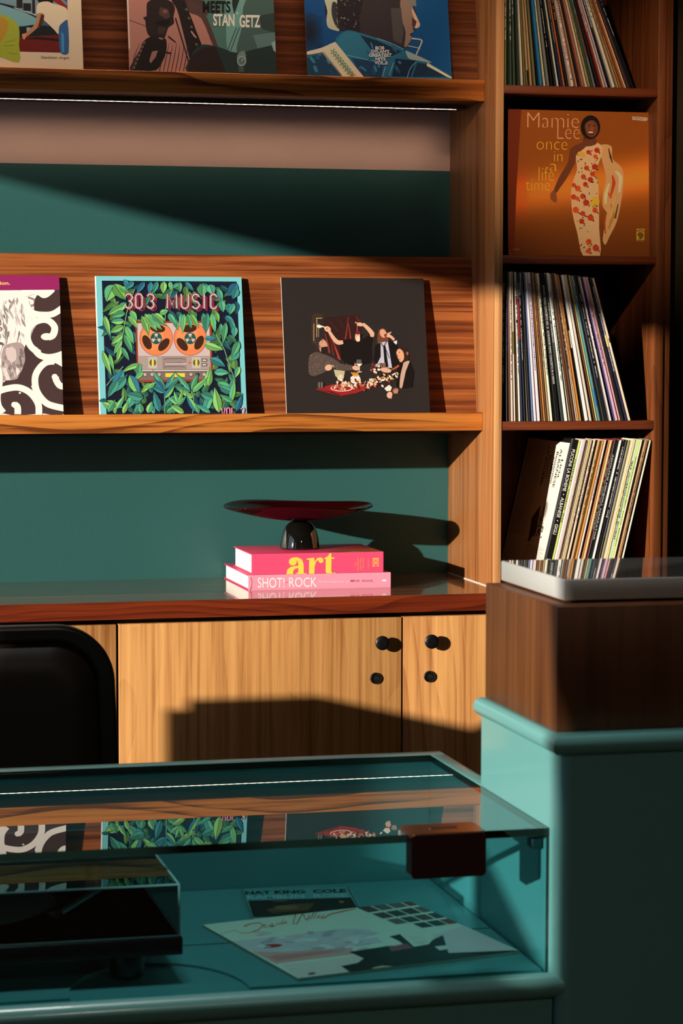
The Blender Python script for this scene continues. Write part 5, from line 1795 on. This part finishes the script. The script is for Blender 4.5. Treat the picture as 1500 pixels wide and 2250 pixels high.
# picture sleeve with script title: corners measured on the case floor
bl, tl, br = Vector((.6160, 2.7590)), Vector((.5530, 3.0400)), Vector((.9080, 2.8230))
ux = (br - bl).normalized()
sfr = flat('white picture sleeve with an orange script title inside the glass case', bl, ux, None, .299, .290, .0036, (190, 190, 175), zfl)
# the drawing frame is the crop 430..830 x 1900..2200 of the photo
a = Art(.299, .290, homog([(850, 978), (35, 505), (1610, 330), (2745, 745)], [(0, 0), (0, .290), (.299, .290), (.299, 0)]), gain=(1.9, 1.45, 1.3))
a.rect(0, 0, .299, .290, (205, 212, 196), True)
a.poly([(250, 640), (650, 600), (1100, 540), (1350, 545), (1500, 660), (1100, 720), (560, 770), (430, 720)], (176, 184, 190))
a.poly([(430, 725), (700, 735), (1250, 690), (1280, 760), (700, 830), (640, 840)], (190, 150, 146))
a.poly([(560, 770), (1200, 710), (1180, 730), (650, 810)], (180, 122, 120))
a.ell(580, 680, 90, 16, (150, 40, 36), -4)
for k in range(40):
    a.ell(R.uniform(480, 1400), R.uniform(560, 720), R.uniform(30, 90), R.uniform(6, 16), R.choice([(190, 200, 206), (150, 156, 166), (210, 214, 214), (186, 176, 180), (160, 176, 190)]), R.uniform(-12, 4), 12)
a.poly([(690, 850), (1200, 790), (1350, 760), (1380, 800), (1340, 840), (1210, 870), (1310, 930), (880, 975), (850, 975)], (206, 190, 184))
a.ell(960, 935, 36, 12, (90, 60, 60), -6)
# script title
OR = (176, 96, 28)
a.stroke([(170, 580), (240, 560), (280, 548), (330, 572), (400, 570), (470, 545), (500, 510), (470, 492), (400, 498), (350, 520)], [2, 2, 3, 3, 4, 8, 10, 6, 6, 12], OR)
for p in ([(480, 525), (520, 505), (500, 530), (540, 522)], [(540, 520), (570, 500), (580, 520), (556, 524), (590, 516)], [(592, 518), (610, 492), (616, 512), (636, 486), (640, 510)], [(640, 505), (650, 460), (652, 505), (676, 480), (662, 492), (686, 500)],
          [(712, 450), (740, 420), (730, 500), (760, 500), (790, 420), (800, 430), (830, 475)], [(830, 475), (850, 430), (840, 470)], [(852, 465), (880, 410), (866, 462)], [(880, 460), (900, 408), (890, 460)], [(905, 455), (925, 430), (915, 455), (940, 450)], [(940, 450), (960, 430), (945, 462), (970, 455), (1010, 425), (1100, 405), (1200, 385)]):
    a.stroke(p, [4] + [9] * (len(p) - 2) + [4], OR)
# grid of small pictures
gq = homog([(0, 0), (6, 0), (6, 4), (0, 4)], [(1185, 372), (1830, 270), (2330, 470), (1700, 560)])
for i in range(6):
    for j in range(4):
        if i == 0 and j == 3:
            continue
        pts = [gq(i + .06, j + .1), gq(i + .92, j + .1), gq(i + .92, j + .86), gq(i + .06, j + .86)]
        a.poly(pts, R.choice([(60, 34, 30), (110, 40, 44), (44, 44, 44), (70, 54, 46), (90, 84, 76), (36, 40, 46)]))
a.poly([(1900, 600), (2150, 520), (2700, 740), (2100, 760)], (186, 186, 190))
a.poly([(1540, 610), (1620, 590), (1780, 700), (1900, 680), (1920, 640), (1990, 600), (2110, 760), (2740, 742), (2400, 830), (1200, 975), (1300, 930), (1200, 870), (1340, 840), (1380, 800), (1240, 740), (1560, 690), (1700, 690), (1640, 650)], (24, 30, 28))
a.poly([(1960, 700), (2060, 690), (2100, 720), (2020, 735)], (205, 200, 190))
a.poly([(1560, 700), (1700, 670), (1780, 710), (1600, 740)], (120, 72, 80))
a.poly([(1480, 890), (1560, 870), (1700, 880), (1500, 910)], (170, 160, 140))
a.poly([(1680, 600), (1850, 620), (1880, 660), (1790, 670)], (196, 200, 190))
cover_on(sfr, a)

snk = flat('small sleeve with bold two line title at the back of the glass case', (.6170, 3.035), (1, -.12), None, .150, .195, .003, (120, 170, 165), zfl + .0002)
a = Art(.150, .195, homog([(315, 195), (1140, 195), (1190, 380), (345, 470)], [(0, .195), (.150, .195), (.150, .085), (0, .04)]))
a.rect(0, 0, .150, .195, (110, 168, 166), True)
a.rect(.0015, 0, .003, .195, (60, 40, 30), True)
a.rect(.146, 0, .1475, .195, (60, 40, 30), True)
a.text('NAT KING  COLE', 345, 212, 1108, 248, (28, 16, 20), .045)
a.text('RAMBLIN  ROSE', 355, 258, 1114, 292, (168, 208, 200), .03)
a.poly([(358, 308), (1134, 298), (1190, 480), (372, 480)], (44, 26, 18))
a.poly([(480, 400), (700, 350), (860, 350), (800, 420), (520, 440)], (110, 74, 40))
a.ell(640, 385, 90, 22, (150, 106, 60))
a.ell(1000, 350, 90, 24, (24, 24, 26), 10)
a.ell(1060, 340, 20, 12, (170, 120, 80))
a.ell(600, 318, 60, 7, (130, 100, 70))
cover_on(snk, a)

# ---- turntable in the case
tt = thing('turntable', 'black turntable under a clear dust cover in the glass case', 'turntable', (.26, 2.97, FLZ + .003))
part(box('plinth', (.030, 2.792, -.7255), (.4850, 3.140, -.7045), M['black'], bev=.0015), tt)
for x in (.08, .425):
    for y in (2.83, 3.10):
        part(link('foot', lathe([(0, 0), (.018, 0), (.021, .004), (.021, .026), (.016, .0318), (0, .0318)], 24, (x, y, FLZ + .0032)), M['vinyl']), tt)
part(link('platter', lathe([(0, 0), (.150, 0), (.152, .003), (.152, .013), (.150, .0145), (0, .0145)], 56, (.205, 2.97, -.7045)), M['vinyl']), tt)
part(link('spindle', lathe([(0, 0), (.0035, 0), (.003, .012), (0, .0135)], 12, (.205, 2.97, -.6900)), M['steel']), tt)
part(link('arm_base', lathe([(0, 0), (.024, 0), (.024, .008), (.013, .012), (.013, .030), (0, .031)], 24, (.420, 3.075, -.7045)), M['vinyl']), tt)
part(link('tonearm', tube([(.420, 3.105, -.672), (.420, 3.06, -.672), (.405, 2.93, -.676), (.350, 2.865, -.6865)], .0042, 8), M['steel']), tt)
part(box('headshell', (.335, 2.845, -.6900), (.353, 2.872, -.6840), M['vinyl'], bev=.001), tt)
dcv = part(box('dust_cover', (.034, 2.796, -.7043), (.4815, 3.135, -.6425), M['acrylic'], bev=0), tt)
rim = []
for p, q in (((.034, 2.796), (.4815, 2.796)), ((.4815, 2.796), (.4815, 3.135)), ((.034, 2.796), (.034, 3.135)), ((.034, 3.135), (.4815, 3.135))):
    for z in (-.6425, -.7035):
        rim.append(((p[0], p[1], z), (q[0], q[1], z)))
rim.append(((.4815, 2.796, -.6425), (.4815, 2.796, -.7035)))
rim.append(((.034, 2.796, -.6425), (.034, 2.796, -.7035)))
import bmesh
bm = bmesh.new()
for p, q in rim:
    bm.from_mesh(tube([p, q], .0013, 6))
me = bpy.data.meshes.new('m')
bm.to_mesh(me)
bm.free()
part(link('cover_edges', me, M['acryledge']), tt)
part(link('cover_latch', lathe([(0, 0), (.0025, 0), (.0025, .003), (0, .0035)], 10, (.235, 2.7945, -.7055)), M['steel']), tt)

# ================================================================== CHAIR
ch = thing('office_chair', 'black leather chair with a rounded frame behind the glass case', 'chair', (.32, 4.0, FZ))
YC_ = 3.90
n = 20


def backline(hw, zt, zb, rad, inset=0):
    """closed outline of the rounded back, slightly wider towards the seat"""
    pts = []
    for i in range(n + 1):
        a_ = math.pi / 2 * i / n
        pts.append((hw - rad + rad * math.sin(a_), zt - rad + rad * math.cos(a_)))
    pts += [(hw + .006, (zt + zb) / 2), (hw + .008, zb + .06)]
    for i in range(7):
        a_ = math.pi / 2 * i / 6
        pts.append((hw + .008 - .05 + .05 * math.cos(a_), zb + .05 - .05 * math.sin(a_)))
    left = [(-x, z) for x, z in pts[::-1]]
    return pts + left


cxh = .322
ol = backline(.2445, -.4640, -.95, .096)
il = backline(.2150, -.4915, -.92, .073)
k = len(ol)
v, f = [], []
for y in (YC_ - .016, YC_ + .016):
    v += [(cxh + x, y, z) for x, z in ol]
    v += [(cxh + x, y, z) for x, z in il]
for i in range(k):
    j = (i + 1) % k
    f += [(i, j, k + j, k + i), (2 * k + j, 2 * k + i, 3 * k + i, 3 * k + j), (i, 2 * k + i, 2 * k + j, j), (k + j, 3 * k + j, 3 * k + i, k + i)]
me = mesh(v, f)
o = link('back_frame', me, M['frame'])
bv = o.modifiers.new('b', 'BEVEL')
bv.width = .007
bv.segments = 3
part(o, ch)
# padded leather back
v, f = [], []
rings = 7
for q in range(rings):
    u = q / (rings - 1)
    bl_ = backline(.216 - .075 * u, -.4910 - .075 * u, -.92 + .07 * u, max(.02, .070 - .03 * u))
    y = YC_ - .004 - .020 * math.sin(min(1, u * 1.6) * math.pi / 2)
    v += [(cxh + x, y, z) for x, z in bl_]
for q in range(rings - 1):
    for i in range(k):
        j = (i + 1) % k
        f.append((q * k + i, q * k + j, (q + 1) * k + j, (q + 1) * k + i))
f.append(tuple((rings - 1) * k + i for i in range(k)))
v2 = len(v)
v += [(cxh + x, YC_ + .010, z) for x, z in backline(.216, -.4910, -.92, .070)]
for i in range(k):
    j = (i + 1) % k
    f.append((j, i, v2 + i, v2 + j))
f.append(tuple(v2 + i for i in range(k))[::-1])
part(link('backrest', mesh(v, f, smooth=True), M['leather']), ch)
part(box('seat', (.09, 3.86, -1.005), (.55, 4.30, -.945), M['leather'], bev=.02), ch)
part(box('seat_frame', (.10, 3.87, -1.03), (.54, 4.29, -1.005), M['frame'], bev=.004), ch)
for x in (.12, .52):
    for y in (3.90, 4.26):
        part(link('leg', tube([(x, y, -1.025), (x + (.02 if x > .3 else -.02), y + (.02 if y > 4.1 else -.02), FZ)], [.013, .010], 10), M['frame']), ch)
for x in (.12, .52):
    part(link('back_upright', tube([(x, 3.90, -1.02), (x, 3.905, -.93)], .011, 10), M['frame']), ch)

# made-up spotlight added to warm the upper record cabinet
def spot(name, loc, tgt, power, size, blend, rad, label):
    g = thing(name, label, 'lamp', loc)
    d = (Vector(tgt) - Vector(loc)).normalized()
    bod = link('lamp_head', lathe([(0, .06), (.03, .06), (.034, .05), (.036, -.05), (.030, -.052), (.030, -.03), (0, -.03)], 24), M['black'], g)
    bod.rotation_euler = (-d).to_track_quat('Z', 'Y').to_euler()
    link('stem', tube([(0, 0, .03), (0, 0, CZ - loc[2])], .008, 8), M['black'], g)
    ld = bpy.data.lights.new(name + '_light', 'SPOT')
    ld.energy = power
    ld.color = (1, .76, .55)
    ld.spot_size = math.radians(size)
    ld.spot_blend = blend
    ld.shadow_soft_size = rad
    lo = bpy.data.objects.new(name + '_light', ld)
    C.objects.link(lo)
    lo.parent = g
    lo.location = d * .06
    lo.rotation_euler = (-d).to_track_quat('Z', 'Y').to_euler()
    return g


spot('fill_spotlight', (.25, 2.3, 1.45), (1.74, 4.93, .44), 270, 14.5, 1.0, .03, 'added fill spotlight above the case, outside the frame')

# fill panel added above the glass case to brighten it
cl = thing('ceiling_light', 'added flat fill light panel above the glass case, outside the frame', 'lamp', (.35, 2.80, 1.62))
part(box('housing', (.05, 2.60, 1.62), (.65, 3.00, 1.66), M['black']), cl)
part(link('hanger', tube([(.35, 2.8, 1.66), (.35, 2.8, CZ)], .006, 8), M['black']), cl)
ld = bpy.data.lights.new('panel_light', 'AREA')
ld.shape = 'RECTANGLE'
ld.size, ld.size_y = .56, .36
ld.energy = 4.2
ld.color = (1, .97, .92)
ld.spread = math.radians(70)
lo = bpy.data.objects.new('panel_light', ld)
C.objects.link(lo)
lo.location = (.35, 2.80, 1.618)

# warm fill lamp added behind the camera to lift the front faces
pg = thing('fill_pendant', 'added warm fill lamp behind the camera, outside the frame', 'lamp', (.9, -.9, 1.35))
link('shade', lathe([(.02, .16), (.03, .16), (.16, 0), (.158, 0), (.02, .155)], 32), M['black'], pg)
link('cord', tube([(0, 0, .15), (0, 0, CZ - 1.35)], .003, 6), M['black'], pg)
ld = bpy.data.lights.new('pendant_light', 'AREA')
ld.shape = 'DISK'
ld.size = .30
ld.energy = 16
ld.color = (1, .80, .60)
lo = bpy.data.objects.new('pendant_light', ld)
C.objects.link(lo)
lo.location = (.9, -.9, 1.348)

# made-up blocker added at the second window: its slanting edge trims the sunbeam
cu_ = [(BY0 - .05, -.055), (.767, -.055), (.780, .217), (.799, .29), (.818, .402), (.93, .93), (BY0 - .05, .93)]
v = [(x, y, z) for x in (WX + .004, WX + .008) for y, z in cu_]
n = len(cu_)
tag(link('sun_blocker', mesh(v, [tuple(range(n)), tuple(range(n, 2 * n))[::-1]] + [((i + 1) % n, i, n + i, n + (i + 1) % n) for i in range(n)]), M['roomw']), 'made-up sun blocker at the left window, outside the frame', 'sun_blocker')
wd_ = [(.80, -.0598), (1.085, -.0598), (1.085, .042), (1.07, .042)]  # invented wedge, shaped to cut the sun that enters the glass case
v = [(x, y, z) for x in (WX - .019, WX - .002) for y, z in wd_]
tag(link('sun_block_wedge', mesh(v, [(3, 2, 1, 0), (4, 5, 6, 7), (0, 1, 5, 4), (1, 2, 6, 5), (2, 3, 7, 6), (3, 0, 4, 7)]), M['riser']), 'added sun-blocking wedge on the left window sill, outside the frame', 'wedge')
